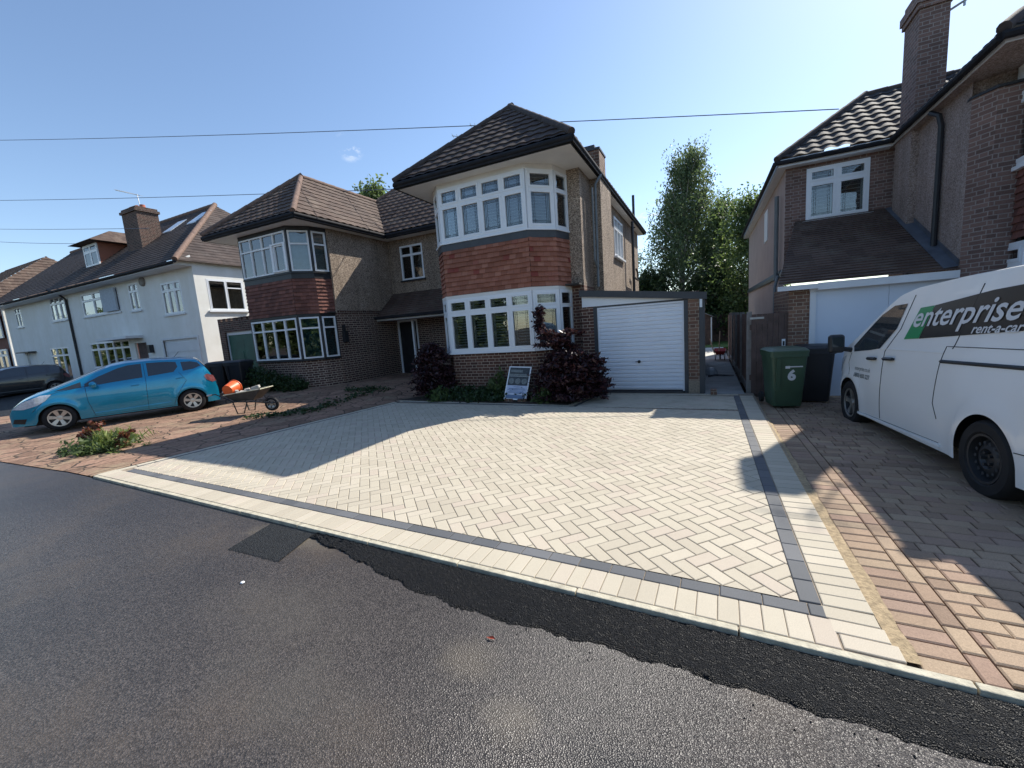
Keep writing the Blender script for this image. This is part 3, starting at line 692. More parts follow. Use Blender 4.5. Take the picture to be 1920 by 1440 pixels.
#==HOUSES==
# ------------------------------------------------------------------ the pair of semis
def semi(side):
    main = side > 0; mx = (lambda x: x) if main else (lambda x: -17.9-x)
    root = thing('semi_detached_house', 'brown semi with white framed two storey bay, red hung tiles and white shutters' if main else 'brown semi with black posts between bay windows and dark brick side wall', 'house', (mx(-4.7), 12, 0))
    root.matrix_world = Matrix.Translation((mx(-4.7), 12, 0)); off = Vector((mx(-4.7), 12, 0))
    def B(mb, name, mat, parent=root, **kw):
        if not main: pass
        mb.v = [(x-off.x, y-off.y, z-off.z) for x, y, z in mb.v]
        return mb.build(name, mat, parent, **kw)
    def seg(p, q):      # wall segment written for the right-hand house; mirrored copies swap ends
        return ((mx(p[0]), p[1]), (mx(q[0]), q[1])) if main else ((mx(q[0]), q[1]), (mx(p[0]), p[1]))
    brick = 'brick_main' if main else 'brick_semi'; ZB = 2.63
    wr = -2.72; wl = -6.72 if not main else -6.85; yw = 10.05; yc = 12.9; ybk = 19.2
    br, da = MB(), MB(); low0 = -.3
    # side (outer) wall with window hole, centre wall, inner wing wall, front returns beside bay
    sidewin = (14.0-yw, 15.5-yw, 3.8, 5.05)
    outer = seg((wr, yw), (wr, ybk)); Lh = ybk-yw
    hole = [sidewin] if main else []
    wall(br, *outer, low0, ZB); wall(da, *outer, ZB, 5.36, hole)
    fr_r = seg((-3.1, yw), (wr, yw)); wall(br, *fr_r, low0, ZB); wall(da, *fr_r, ZB, 5.36)
    fr_l = seg((wl, yw), (-6.62, yw)); wall(br, *fr_l, low0, ZB); wall(da, *fr_l, ZB, 5.36)
    inner = seg((wl, yc), (wl, yw)); wall(br, *inner, low0, ZB); wall(da, *inner, ZB, 5.36)
    # centre wall: first floor window, door
    cp, cq = seg((-8.95, yc), (wl, yc)); Lc = abs(-8.95-wl)
    U = (lambda a, b: (a-(-8.95), b-(-8.95))) if main else (lambda a, b: (-17.9-b+11.2-.02, -17.9-a+11.2-.02))
    def UX(xa, xb):      # x range -> u range on the centre wall
        return (xa-cp[0], xb-cp[0])
    if main: wx = (-8.2, -7.2); dx = (-8.3, -7.4)
    else: wx = (-10.64, -9.57); dx = (-11.12, -10.14)
    hw = (*UX(*wx), 3.8, 5.08); hd = (*UX(*dx), .1, 2.3)
    wall(br, cp, cq, low0, ZB, [hd], .12); wall(da, cp, cq, ZB, 5.36, [hw])
    back = seg((wr, ybk), (-8.95, ybk)); wall(da, *back, low0, 5.36)
    # projecting chimney breast on the outer wall
    if main:
        for (mm, a, b) in ((br, -.3, 2.4), (da, 2.4, 5.36)):
            wall(mm, (wr+.0, 11.05), (wr+.27, 11.05), a, b); wall(mm, (wr+.27, 11.05), (wr+.27, 12.35), a, b); wall(mm, (wr+.27, 12.35), (wr, 12.35), a, b)
    wb = B(br, 'brick_wall', brick); B(da, 'pebbledash_wall', 'dash_main')
    # soldier band between brick and dash on the visible side wall
    # bay plan (left to right, as seen)
    bay = [(-6.62, 10.05), (-6.50, 9.54), (-6.05, 9.06), (-3.70, 9.06), (-3.22, 9.54), (-3.07, 10.05)]
    if not main: bay = [(mx(x), y) for x, y in bay][::-1]
    def exp(pl, k):       # offset the bay outwards
        c = ((pl[0][0]+pl[-1][0])/2, 9.9); return [(x+(k if x > c[0]+1.2 else -k if x < c[0]-1.2 else 0)*(.7 if y > 9.3 else .7), y-(k if y < 9.7 else 0)*.8) for x, y in pl]
    b1 = MB()
    for p, q in zip(bay, bay[1:]): wall(b1, p, q, low0, 1.10)
    B(b1, 'bay_brickwork', brick)
    ht = MB(); hung_tiles(ht, bay, 2.62, 3.76, .112, .165, .03); B(ht, 'hung_tiles', 'hung_red' if main else 'hung_dark')
    # backing behind the tiles, dark band, sills, head boards
    fa = MB()
    for p, q in zip(bay, bay[1:]): wall(fa, p, q, 2.5, 3.96)
    B(fa, 'bay_lining', 'black_paint')
    band = MB(); o1 = exp(bay, .05); o2 = exp(bay, .02)
    band.prism(o1+[(o1[-1][0], 10.1), (o1[0][0], 10.1)], 3.73, 3.90); B(band, 'bay_band', 'anthracite' if main else 'black_paint')
    fas = MB()
    if main:
        o3 = exp(bay, .05); fas.prism(o3+[(o3[-1][0], 10.1), (o3[0][0], 10.1)], 5.225, 5.42)
        B(fas, 'head_board', 'soffit'); fas = MB(); fas.prism(o3+[(o3[-1][0], 10.1), (o3[0][0], 10.1)], 2.53, 2.615)
        B(fas, 'head_board', 'soffit')
    else:
        fas.prism(o1+[(o1[-1][0], 10.1), (o1[0][0], 10.1)], 5.225, 5.42); B(fas, 'head_board', 'black_paint'); fas = MB(); fas.prism(o2+[(o2[-1][0], 10.1), (o2[0][0], 10.1)], 2.56, 2.615); B(fas, 'head_board', 'black_paint')
    # bay windows
    for (z0, z1, zt, nm) in ((1.16, 2.53, 2.16, 'lower'), (3.94, 5.225, 4.80, 'upper')):
        fr, gl, le, sh, cu = MB(), MB(), MB(), MB(), MB(); order = list(zip(bay, bay[1:]))
        for i, (p, q) in enumerate(order):
            L = math.hypot(q[0]-p[0], q[1]-p[1])
            if main:
                cols = 4 if i == 2 else 1
                rc = panes(fr, gl, le, p, q, z0, z1, cols, zt, .05, .048 if i in (1, 2, 3) else .02, 0, True)
                if i in (1, 2, 3): shutters(sh, p, q, rc)
            else:
                cols = 4 if L > 2 else 1
                g = .035
                d = Vector((q[0]-p[0], q[1]-p[1])).normalized(); pp = (p[0]+d.x*g, p[1]+d.y*g); qq = (q[0]-d.x*g, q[1]-d.y*g)
                rc = panes(fr, gl, le, pp, qq, z0+.02, z1-.02, cols, zt, .045, .004, 0, False)
                for (a, b, c, e) in rc: cu.lbox(pp, qq, a-.03, b+.03, -.14, -.13, c-.04, e+.04)
        if not main and nm == 'upper':    # one casement standing slightly proud
            p, q = order[2] if math.hypot(order[2][1][0]-order[2][0][0], 0) > 2 else order[2]
            L = math.hypot(q[0]-p[0], q[1]-p[1])
            for (a, b, c, e) in ((L*.69, L*.73, 3.99, 4.86), (L*.95, L*.99, 3.99, 4.86), (L*.73, L*.95, 3.99, 4.03), (L*.73, L*.95, 4.82, 4.86)): fr.lbox(p, q, a, b, .05, .09, c, e)
        wo = B(fr, 'bay_window', 'upvc')
        B(gl, 'glass', 'glass', wo)
        if main: B(le, 'leading', 'lead', wo); B(sh, 'shutter', 'shutter', wo)
        else: B(cu, 'curtain', 'net' if nm == 'upper' else 'teal', wo)
        if not main:
            po = MB()
            for (x, y) in bay: po.lathe([(.045, z0), (.045, z1)], (x, y, 0), 'Z', 8)
            B(po, 'bay_post', 'black_paint')
        sl = MB(); o = exp(bay, .085); sl.prism(o+[(o[-1][0], 10.1), (o[0][0], 10.1)], z0-.045, z0-.003)
        B(sl, 'sill', 'upvc' if main else 'black_paint', wo)
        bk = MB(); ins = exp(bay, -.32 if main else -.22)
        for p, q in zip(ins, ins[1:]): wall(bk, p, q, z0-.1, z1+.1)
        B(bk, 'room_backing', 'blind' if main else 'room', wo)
    # centre window, door, canopy
    fr, gl, le, cu = MB(), MB(), MB(), MB(); p, q = (wx[0], yc), (wx[1], yc)
    rc = panes(fr, gl, le, p, q, 3.8, 5.08, 2, 4.72, .05, .015, -.06, False); cu.box(wx[0], wx[1], yc+.2, yc+.21, 3.75, 5.1)
    wo = B(fr, 'window', 'upvc'); B(gl, 'glass', 'glass', wo); B(cu, 'curtain', 'net', wo)
    s_ = MB(); s_.box(wx[0]-.05, wx[1]+.05, yc-.06, yc+.05, 3.74, 3.797); B(s_, 'sill', 'black_paint', wo)
    d = MB(); d.box(dx[0]+.07, dx[1]-.07, yc+.04, yc+.08, .2, 2.22); do = B(d, 'front_door', 'black_paint')
    f = MB(); f.box(dx[0], dx[0]+.07, yc-.0, yc+.1, .17, 2.3); f.box(dx[1]-.07, dx[1], yc, yc+.1, .17, 2.3); f.box(dx[0]+.07, dx[1]-.07, yc, yc+.1, 2.23, 2.3); f.box(dx[0]-.05, dx[1]+.05, yc-.12, yc+.0, .1, .165)
    B(f, 'door_frame', 'upvc', do)
    if not main:
        f = MB(); f.box(-10.02, -9.95, yc-.5, yc-.42, .2, 2.25); B(f, 'porch_post', 'upvc')
    ca_l, ca_r = (-8.95, wl) if main else (-11.2, -8.95)
    zf = lambda x, y: 2.47+(y-11.9)*.85
    cob = roofplane([[(ca_l, 11.85), (ca_r, 11.85), (ca_r, yc), (ca_l, yc)]], (0, 1), zf, 'porch_roof', 'roof_canopy', root, .12, .022, .0, .3, .12); cob.location = -off
    g = MB(); g.box(ca_l, ca_r, 11.72, 11.82, 2.36, 2.46); B(g, 'porch_gutter', 'gutter', cob); g = [c for c in bpy.data.objects if c.parent == cob]
    for c in g: c.location = off
    f = MB(); f.box(ca_l, ca_r, 11.85, yc-.01, 2.30, 2.355); B(f, 'porch_soffit', 'white_paint')
    # roof
    zE = 5.5; EF = 8.62; half = 2.3; cx = -4.76; er = cx+half+.02; el = cx-half
    RZ = 7.6; m_ = (RZ-zE)/half; ap = (cx, EF+2.35); YC = 12.42; yv = YC+half; hr = 3.6; ym = YC+hr; zr = zE+hr*m_; yb = YC+2*hr
    def MP(pl):
        pl = [(mx(x), y) for x, y in pl]; return pl if main else pl[::-1]
    fz = lambda x, y: zE+(y-EF)*(RZ-zE)/(ap[1]-EF); rzf = lambda x, y: zE+(er-mx(x))*m_; lz = lambda x, y: zE+(mx(x)-el)*m_
    cz = lambda x, y: zE+(y-YC)*m_; bz = lambda x, y: zE+(yb-y)*m_
    sg = 1 if main else -1; rm = 'roof_dark' if main else 'roof_brown'
    pl = [([MP([(el, EF), (er, EF), ap])], (0, 1), fz), ([MP([(er, EF), (er, yv), (cx, yv), ap]), MP([(er, yv), (er, yb), (er-hr, ym), (cx, yv)])], (-sg, 0), rzf),
          ([MP([(el, EF), ap, (cx, yv), (el, YC)])], (sg, 0), lz), ([MP([(-8.95, YC), (el, YC), (cx, yv), (er-hr, ym), (-8.95, ym)])], (0, 1), cz),
          ([MP([(er, yb), (-8.95, yb), (-8.95, ym), (er-hr, ym)])], (0, -1), bz)]
    ro = None
    for i, (pp, u_, zf_) in enumerate(pl):
        def area(P): return sum(P[i][0]*P[(i+1) % len(P)][1]-P[(i+1) % len(P)][0]*P[i][1] for i in range(len(P)))
        pp = [P if area(P) > 0 else P[::-1] for P in pp]
        o = roofplane(pp, u_, zf_, 'roof', rm, root if ro is None else ro)
        if ro is None: ro = o; o.location = -off
    X = mx
    rd_ = MB(); apz = (X(cx), ap[1], RZ)
    ridge_line(rd_, [(X(el), EF, zE+.03), apz], .085); ridge_line(rd_, [(X(er), EF, zE+.03), apz], .085 if main else .11); ridge_line(rd_, [apz, (X(cx), yv, RZ)], .09)
    ridge_line(rd_, [(X(cx), yv, RZ), (X(er-hr), ym, zr), (X(-8.95), ym, zr)], .09)
    rr = rd_.build('ridge_tiles', 'ridge_dark' if main else 'ridge', ro, smooth=True)
    # soffit, fascia, gutter
    so_ = MB(); 
    for pp in ([(el+.06, EF+.06), (er-.06, EF+.06), (er-.06, 10.07), (el+.06, 10.07)], [(wr-.02, 10.07), (er-.06, 10.07), (er-.06, yb-.06), (wr-.02, yb-.06)], [(el+.06, 10.07), (wl+.02, 10.07), (wl+.02, YC+.06), (el+.06, YC+.06)], [(-8.95, YC+.06), (wl, YC+.06), (wl, yc+.02), (-8.95, yc+.02)]):
        so_.prism(MP(pp), 5.34, 5.36)
    so2 = so_.build('soffit', 'soffit', ro, recalc=True)
    gl_ = MB(); e = -.02
    for (a, b) in (((el, EF), (er, EF)), ((er, EF), (er, yb)), ((el, EF), (el, YC)), ((-8.95, YC), (el, YC))):
        a_, b_ = (X(a[0]), a[1]), (X(b[0]), b[1])
        gl_.tube([(*a_, zE-.06), (*b_, zE-.06)], .055, 10)
        dv = Vector((b_[0]-a_[0], b_[1]-a_[1])).normalized(); 
        gl_.tube([(*a_, zE-.13), (*b_, zE-.13)], .03, 4)
    fs_ = MB()
    for (a, b, n_) in (((el+.03, EF+.05), (er-.03, EF+.05), 0), ((er-.05, EF+.03), (er-.05, yb), 1), ((el+.05, EF+.03), (el+.05, YC), 1), ((-8.95, YC+.05), (el, YC+.05), 0)):
        xa, xb = sorted((X(a[0]), X(b[0]))); ya, yb_ = sorted((a[1], b[1]))
        if n_ == 0: fs_.box(xa, xb, ya-.01, ya+.01, 5.33, zE+.015)
        else: fs_.box(xa-.01, xa+.01, ya, yb_, 5.33, zE+.015)
    fs_.build('fascia', 'black_paint', ro); gl_.build('gutter', 'gutter', ro, smooth=True)
    if main:
        c = MB(); c.box(-2.96, -2.50, 11.3, 12.0, 5.2, 6.12); ch = B(c, 'chimney', 'brick_pier')
        c = MB(); c.box(-2.98, -2.48, 11.28, 12.02, 6.12, 6.17); c.box(-2.93, -2.63, 11.34, 11.66, 6.17, 6.27); B(c, 'chimney_cap', 'anthracite', ch)
        c = MB(); c.tube([(-2.62, 17.6, 5.3), (-2.62, 17.6, 6.55)], .05, 10); B(c, 'vent_pipe', 'black_paint')
        fr, gl, le = MB(), MB(), MB(); rc = panes(fr, gl, le, (wr, 14.0), (wr, 15.5), 3.8, 5.05, 3, 4.7, .05, .02, -.03, False); wo = B(fr, 'window', 'upvc'); B(gl, 'glass', 'glass', wo)
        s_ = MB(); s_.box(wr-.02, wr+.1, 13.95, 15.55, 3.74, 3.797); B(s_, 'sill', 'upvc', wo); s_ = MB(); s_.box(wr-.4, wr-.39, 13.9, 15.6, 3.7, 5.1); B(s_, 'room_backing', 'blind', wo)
        c = MB(); c.tube([(-2.40, 10.95, 5.36), (-2.45, 10.85, 5.25), (-2.52, 10.8, 5.12), (-2.54, 10.8, 2.6)], .034, 8); c.tube([(-2.56, 10.62, 5.0), (-2.56, 10.62, 3.25), (-2.55, 10.78, 3.1)], .028, 8); B(c, 'drainpipe', 'gutter_grey', smooth=True)
        c = MB(); c.tube([(-2.5, 16.4, 5.3), (-2.5, 16.4, 2.4)], .05, 8); c.tube([(-2.52, 16.4, 3.3), (-2.52, 17.6, 3.25), (-2.52, 17.6, 3.55), (-2.52, 17.2, 3.65)], .035, 8); B(c, 'waste_pipe', 'black_paint', smooth=True)
        c = MB(); c.tube([(-6.98, 12.2, 5.4), (-7.1, 12.78, 5.2), (-7.1, 12.82, 3.6)], .04, 8); B(c, 'downpipe', 'gutter', smooth=True)
    else:
        so3 = MB()
        # brick-on-end band over the brick side wall
        for i in range(27): so3.box(-11.18, -11.165+.004*(i % 2), 10.07+i*.103, 10.07+i*.103+.07, 2.57, 2.70)
        B(so3, 'brick_band', 'brick_dark')
        l = MB(); l.box(-11.18, -11.05, 10.15, 10.3, 1.62, 2.0); l.box(-11.18, -11.12, 10.18, 10.27, 2.0, 2.2); B(l, 'wall_lamp', 'black_paint')
    # inside floors so the interior stays dark
    fl = MB(); xa, xb = sorted((X(wr-.02), X(-8.95))); fl.box(xa, xb, yc, ybk, 2.55, 2.6); xa, xb = sorted((X(wr-.03), X(wl+.03))); fl.box(xa, xb, 9.75, yc, 2.62, 2.66); B(fl, 'floor_slab', 'room')
    return root
semi(1); semi(-1)
for o in bpy.data.objects:      # roof children already carry world coordinates through the roof
    pass
#==GARAGE==
# ------------------------------------------------------------------ white garage of the main house
g = thing('garage', 'flat roofed garage with white corrugated door and grey fascia beside the bay house', 'garage', (-1.4, 9.7, 0))
def BG(mb, name, mat, parent=g, **kw): mb.v = [(x+1.4, y-9.7, z) for x, y, z in mb.v]; return mb.build(name, mat, parent, **kw)
d = MB(); n = 21; z0, z1 = .06, 1.98
prof = []
for i in range(n):
    a = z0+(z1-z0)*i/n; h = (z1-z0)/n; prof += [(0, a), (-.0, a+h*.12), (-.02, a+h*.3), (-.02, a+h*.82), (0, a+h*.98)]
for (ya, za), (yb_, zb) in zip(prof, prof[1:]): d.quad((-2.31, 9.76+ya, za), (-.49, 9.76+ya, za), (-.49, 9.76+yb_, zb), (-2.31, 9.76+yb_, zb))
d.box(-2.345, -2.31, 9.725, 9.78, .04, 2.02); d.box(-.49, -.455, 9.725, 9.78, .04, 2.02); d.box(-2.31, -.49, 9.725, 9.78, 1.98, 2.02)
dr = BG(d, 'garage_door', 'garage_door')
h = MB(); h.lathe([(.0, -.05), (.035, -.045), (.035, -.02), (.022, 0)], (-1.42, 9.76, .72), 'Y', 14); h.box(-1.5, -1.41, 9.70, 9.715, .712, .728); BG(h, 'handle', 'black_paint', dr)
s_ = MB(); s_.box(-2.43, -2.347, 9.70, 9.8, 0, 2.05); s_.box(-.453, -.37, 9.70, 9.8, 0, 2.06); s_.box(-2.347, -.453, 9.72, 9.8, 2.021, 2.06); s_.box(-2.31, -.49, 9.73, 9.78, 0, .04); s_.box(-.15, -.04, 9.675, 9.8, -.1, 2.02); BG(s_, 'door_frame', 'anthracite')
s_ = MB(); s_.quad((-2.70, 9.72, 2.061), (-.46, 9.72, 2.061), (-.46, 9.72, 2.075), (-2.70, 9.72, 2.335)); BG(s_, 'gable_panel', 'upvc')
s_ = MB(); s_.box(-.368, -.152, 9.68, 9.8, .28, 2.2); BG(s_, 'brick_pier', 'brick_pier')
s_ = MB(); s_.box(-2.72, -2.432, 9.705, 10.05, -.1, 2.06); BG(s_, 'brick_pier', 'brick_main')
s_ = MB(); s_.box(-.372, -.152, 9.67, 9.8, -.1, .28); BG(s_, 'pier_base', 'joint')
s_ = MB(); zt = lambda x: 2.455+(x+2.64)*-.1125
def slab(mb, xa, xb, ya, yb_, t0, t1):
    mb.add([(xa, ya, zt(xa)-t0), (xb, ya, zt(xb)-t0), (xb, yb_, zt(xb)-t0), (xa, yb_, zt(xa)-t0), (xa, ya, zt(xa)-t1), (xb, ya, zt(xb)-t1), (xb, yb_, zt(xb)-t1), (xa, yb_, zt(xa)-t1)],
           [(3, 2, 1, 0), (4, 5, 6, 7), (1, 0, 4, 5), (2, 1, 5, 6), (3, 2, 6, 7), (0, 3, 7, 4)])
slab(s_, -2.74, 0.0, 9.64, 9.67, .15, .0); slab(s_, -.03, 0.0, 9.67, 15.8, .15, 0); BG(s_, 'fascia', 'anthracite', recalc=True)
s_ = MB(); slab(s_, -2.74, -.03, 9.67, 15.8, .08, .012); BG(s_, 'flat_roof', 'anthracite', recalc=True)
s_ = MB(); wall(s_, (-.06, 9.8), (-.06, 15.8), -.1, 2.15); wall(s_, (-.06, 15.8), (-2.6, 15.8), -.1, 2.2); BG(s_, 'side_wall', 'brick_dark')
s_ = MB(); s_.box(-.14, -.09, 9.645, 9.66, 1.85, 2.1); BG(s_, 'bracket', 'upvc')

# ------------------------------------------------------------------ right-hand neighbour
KS = .94      # size of the neighbouring house against the first survey of it
nb = thing('detached_house', 'shaded brick and pebbledash house with tall chimney behind the white van', 'house', (4*KS, 13*KS, 1.7-1.7*KS)); nb.scale = (KS, KS, KS)
def BN(mb, name, mat, parent=nb, raw=False, **kw):
    if raw: mb.v = [(x/KS, y/KS, (z-1.7)/KS+1.7) for x, y, z in mb.v]
    mb.v = [(x-4, y-13, z) for x, y, z in mb.v]; return mb.build(name, mat, parent, **kw)
b = MB(); da = MB(); rb = MB()
hw = (2.30-1.85, 3.56-1.85, 3.86, 5.14)
wall(b, (1.85, 13.25), (4.3, 13.25), 2.4, 5.4, [hw]); 
wall(rb, (1.85, 23.5), (1.85, 13.25), -.5, 5.4)
wall(da, (4.08, 13.3), (4.08, 10.25), -.2, 5.4); 
da.box(3.95, 4.09, 12.2, 13.05, 1.8, 5.4)      # breast under the chimney
BN(b, 'brick_wall', 'brick_right'); BN(rb, 'rendered_side_wall', 'render_beige'); BN(da, 'pebbledash_wall', 'dash_right')
fr, gl, le, sh = MB(), MB(), MB(), MB(); P0, P1 = (2.30, 13.25), (3.56, 13.25)
rc = panes(fr, gl, le, P0, P1, 3.86, 5.14, 2, 4.78, .06, .05, -.02); shutters(sh, P0, P1, rc, -.12, .09)
wo = BN(fr, 'window', 'upvc'); BN(gl, 'glass', 'glass', wo); BN(le, 'leading', 'lead', wo); BN(sh, 'blind', 'shutter', wo)
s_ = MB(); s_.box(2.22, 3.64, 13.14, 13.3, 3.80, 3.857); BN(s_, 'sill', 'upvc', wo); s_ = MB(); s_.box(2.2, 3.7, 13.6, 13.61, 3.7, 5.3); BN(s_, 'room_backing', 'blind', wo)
# small side window in the rendered wall, pipes
s_ = MB(); s_.box(1.83, 1.86, 16.6, 17.4, 4.0, 5.0); BN(s_, 'side_window', 'upvc')
s_ = MB(); s_.tube([(1.75, 13.9, 4.75), (1.75, 13.9, 2.5)], .055, 8); s_.tube([(1.78, 13.75, 2.6), (1.7, 13.6, 2.3), (1.7, 13.6, 1.2)], .04, 8); BN(s_, 'soil_pipe', 'gutter_grey', smooth=True)
s_ = MB(); s_.tube([(3.9, 11.25, 5.22), (3.98, 11.1, 5.1), (4.02, 11.1, 4.9), (4.02, 11.1, 2.7)], .045, 8); BN(s_, 'downpipe', 'black_paint', smooth=True)
s_ = MB(); s_.add([(1.84, 23.5, 2.75), (1.84, 13.25, 2.75), (1.80, 13.25, 2.65), (1.80, 23.5, 2.65), (1.80, 23.5, 2.55), (1.80, 13.25, 2.55)], [(0, 1, 2, 3), (3, 2, 5, 4)]); BN(s_, 'string_band', 'black_paint')
# rear block roof (hipped) eaves X 1.62, Y 13.0
E = 5.42; mm = .82
fz = lambda x, y: E+(y-13.0)*mm; lz = lambda x, y: E+(x-1.62)*mm; 
hf = 2.3; apx = (1.62+hf, 13.0+hf)
ro = roofplane([[(1.62, 13.0), (6.5, 13.0), (6.5, 13.0+hf), apx]], (0, 1), fz, 'roof', 'roof_right', nb, .3, .024, .034); ro.location = (-4, -13, 0)
o = roofplane([[(1.62, 13.0), apx, (1.62+hf, 24), (1.62, 24)]], (1, 0), lz, 'roof', 'roof_right', ro, .3, .024, .034)
o = roofplane([[(6.5, 13.0+hf), (6.5, 18), (1.62+hf, 18), (1.62+hf, 13.0+hf)]], (0, -1), lambda x, y: E+hf*mm-(y-13.0-hf)*mm, 'roof', 'roof_right', ro)
rd_ = MB(); zr = E+hf*mm; ridge_line(rd_, [(1.62, 13.0, E+.03), (*apx, zr), (6.5, apx[1], zr)], .09); rd_.build('ridge_tiles', 'ridge_dark', ro, smooth=True)
gt = MB(); gt.tube([(1.62, 12.96, E-.08), (3.95, 12.96, E-.08)], .055, 8); gt.tube([(1.58, 12.96, E-.08), (1.58, 24, E-.08)], .055, 8); gt.tube([(3.84, 12.96, E-.08), (3.84, 9.0, E-.08)], .06, 8); gt.tube([(3.84, 8.97, E-.08), (9, 8.97, E-.08)], .06, 8)
gt.build('gutter', 'gutter', ro, smooth=True)
fs_ = MB(); fs_.box(1.66, 3.9, 13.0, 13.02, 5.24, E); fs_.box(1.66, 1.68, 13.02, 24, 5.24, E); fs_.box(1.68, 3.9, 13.02, 13.27, 5.24, 5.26); fs_.box(1.68, 1.86, 13.27, 24, 5.24, 5.26)
fs_.box(3.90, 3.92, 9.05, 13.0, 5.26, E-.02); fs_.box(3.9, 9, 9.03, 9.05, 5.26, E-.02); fs_.build('fascia', 'white_paint', ro)
# front wing roof + soffit
wz = lambda x, y: E+(x-3.86)*mm
o = roofplane([[(3.86, 9.0), (6.3, 11.44), (6.3, 15.3), (3.86, 15.3)]], (1, 0), wz, 'roof', 'roof_right', ro, .3, .026, .02)
o = roofplane([[(3.86, 9.0), (9, 9.0), (9, 11.44), (6.3, 11.44)]], (0, 1), lambda x, y: E+(y-9.0)*mm, 'roof', 'roof_right', ro, .3, .026, .02)
o = roofplane([[(6.3, 11.44), (9, 11.44), (9, 15.3), (6.3, 15.3)]], (-1, 0), lambda x, y: E+2.44*mm, 'roof', 'roof_right', ro, .3, .026, .02)
rd_ = MB(); ridge_line(rd_, [(3.86, 9.0, E+.03), (6.3, 11.44, E+2.44*mm)], .09); rd_.build('ridge_tiles', 'ridge_dark', ro, smooth=True)
s_ = MB(); s_.box(3.92, 4.1, 9.05, 13.3, 5.26, 5.28); s_.box(4.1, 9, 9.05, 10.6, 5.262, 5.29); s_.build('soffit', 'dash_right', ro)
# front bay of the wing: canted brick pier and windows
bb = MB(); bay = [(4.08, 10.25), (4.28, 9.98), (4.55, 9.95), (4.62, 9.95)]
for p, q in zip(bay, bay[1:]): wall(bb, p, q, 1.0, 4.98)
wall(bb, (4.62, 10.3), (4.62, 10.12), 1.0, 5.26); wall(bb, (4.28, 10.3), (9, 10.3), .2, 5.26)
BN(bb, 'bay_brickwork', 'brick_right')
s_ = MB(); s_.prism([(4.06, 10.25), (4.26, 9.94), (4.66, 9.91), (4.66, 10.4), (4.08, 10.4)], 4.98, 5.02); s_.tube([(4.64, 9.9, 5.0), (4.64, 9.9, 2)], .03, 8); BN(s_, 'pier_cap', 'black_paint')
s_ = MB(); wall(s_, (4.08, 10.35), (4.9, 10.0), 5.0, 5.28); BN(s_, 'bay_plaster', 'dash_right')
fr, gl, le = MB(), MB(), MB(); P0, P1 = (4.60, 10.12), (4.58, 9.55)
P2 = (7.6, 9.5)
for (za, zb, zt_) in ((3.70, 5.1, 4.75), (1.4, 2.5, 2.15)): panes(fr, gl, le, P0, P1, za, zb, 1, zt_, .07, .05, 0, False); panes(fr, gl, le, P1, P2, za, zb, 4, zt_, .07, .05, 0, False)
wo = BN(fr, 'bay_window', 'upvc'); BN(gl, 'glass', 'glass', wo)
s_ = MB(); hung_tiles(s_, [(4.62, 10.3), P1, P2], 2.56, 3.64); BN(s_, 'hung_tiles', 'hung_dark'); s_ = MB(); wall(s_, (4.8, 10.2), (4.8, 9.8), .5, 5.2); wall(s_, (4.8, 9.8), (7.6, 9.8), .5, 5.2); BN(s_, 'room_backing', 'room'); s_ = MB(); wall(s_, P0, P1, .2, 1.4); wall(s_, P1, P2, .2, 1.4); BN(s_, 'bay_base', 'brick_right')
s_ = MB(); s_.prism([(4.5, 10.12), (4.48, 9.45), (7.6, 9.4), (7.6, 10.1)], 3.64, 3.70); s_.prism([(4.55, 10.12), (4.54, 9.5), (7.6, 9.45), (7.6, 10.1)], 5.1, 5.26); BN(s_, 'sill', 'upvc', wo)
# chimney
c = MB(); c.box(4.0, 4.47, 12.28, 13.02, 4.6, 7.6); ch = BN(c, 'chimney', 'brick_right')
c = MB(); c.box(3.96, 4.51, 12.24, 13.06, 7.6, 7.7); c.box(3.93, 4.54, 12.21, 13.09, 7.7, 7.86); c.box(3.99, 4.48, 12.27, 13.03, 7.86, 8.02); BN(c, 'chimney_head', 'brick_right', ch)
# canopy and garage below
cz = lambda x, y: 2.157+(y-10.21)*.573
ca = roofplane([[(1.33, 10.21), (4.2, 10.21), (4.2, 13.25), (1.33+.75, 13.25)]], (0, 1), cz, 'canopy_roof', 'roof_canopy', nb, .12, .022, 0, .3, .15); ca.location = (-4, -13, 0)
s_ = MB(); s_.add([(4.07, 13.2, 3.92), (4.07, 10.25, 2.23), (3.87, 10.25, 2.21), (3.87, 13.2, 3.90), (4.07, 13.2, 4.03), (4.07, 10.25, 2.34)], [(0, 1, 2, 3), (1, 0, 4, 5)]); s_.build('flashing', 'lead_flash', ca)
s_ = MB(); s_.box(1.9, 5, 9.62, 9.64, 2.0, 2.13); s_.box(1.79, 5, 9.70, 9.80, 1.99, 2.08); s_.box(1.25, 1.9, 9.62, 9.64, 2.03, 2.12); BN(s_, 'fascia', 'white_paint', raw=True)
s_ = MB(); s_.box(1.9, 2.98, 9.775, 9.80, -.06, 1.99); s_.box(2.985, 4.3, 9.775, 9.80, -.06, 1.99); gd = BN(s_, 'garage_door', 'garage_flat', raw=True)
s_ = MB(); s_.box(1.80, 1.895, 9.74, 9.82, -.1, 1.99); BN(s_, 'door_frame', 'white_paint', gd, raw=True)
s_ = MB(); s_.box(1.46, 1.80, 9.78, 10.1, -.1, 2.05); wall(s_, (1.46, 11.8), (1.46, 10.1), -.1, 2.1); BN(s_, 'garage_pier', 'brick_pier', raw=True)
for (a, b_, c_, nm, lab) in ():
    pass
ae = thing('television_aerial', 'grey aerial fixed to the right of the tall brick chimney', 'aerial', (4.21, 11.6, 7.2))
s_ = MB(); s_.tube([(0, 0, -.1), (.28, -.1, .0)], .02, 6); s_.tube([(.18, -.06, -.12), (.2, -.06, .9)], .018, 6); s_.build('bracket', 'galv', ae)
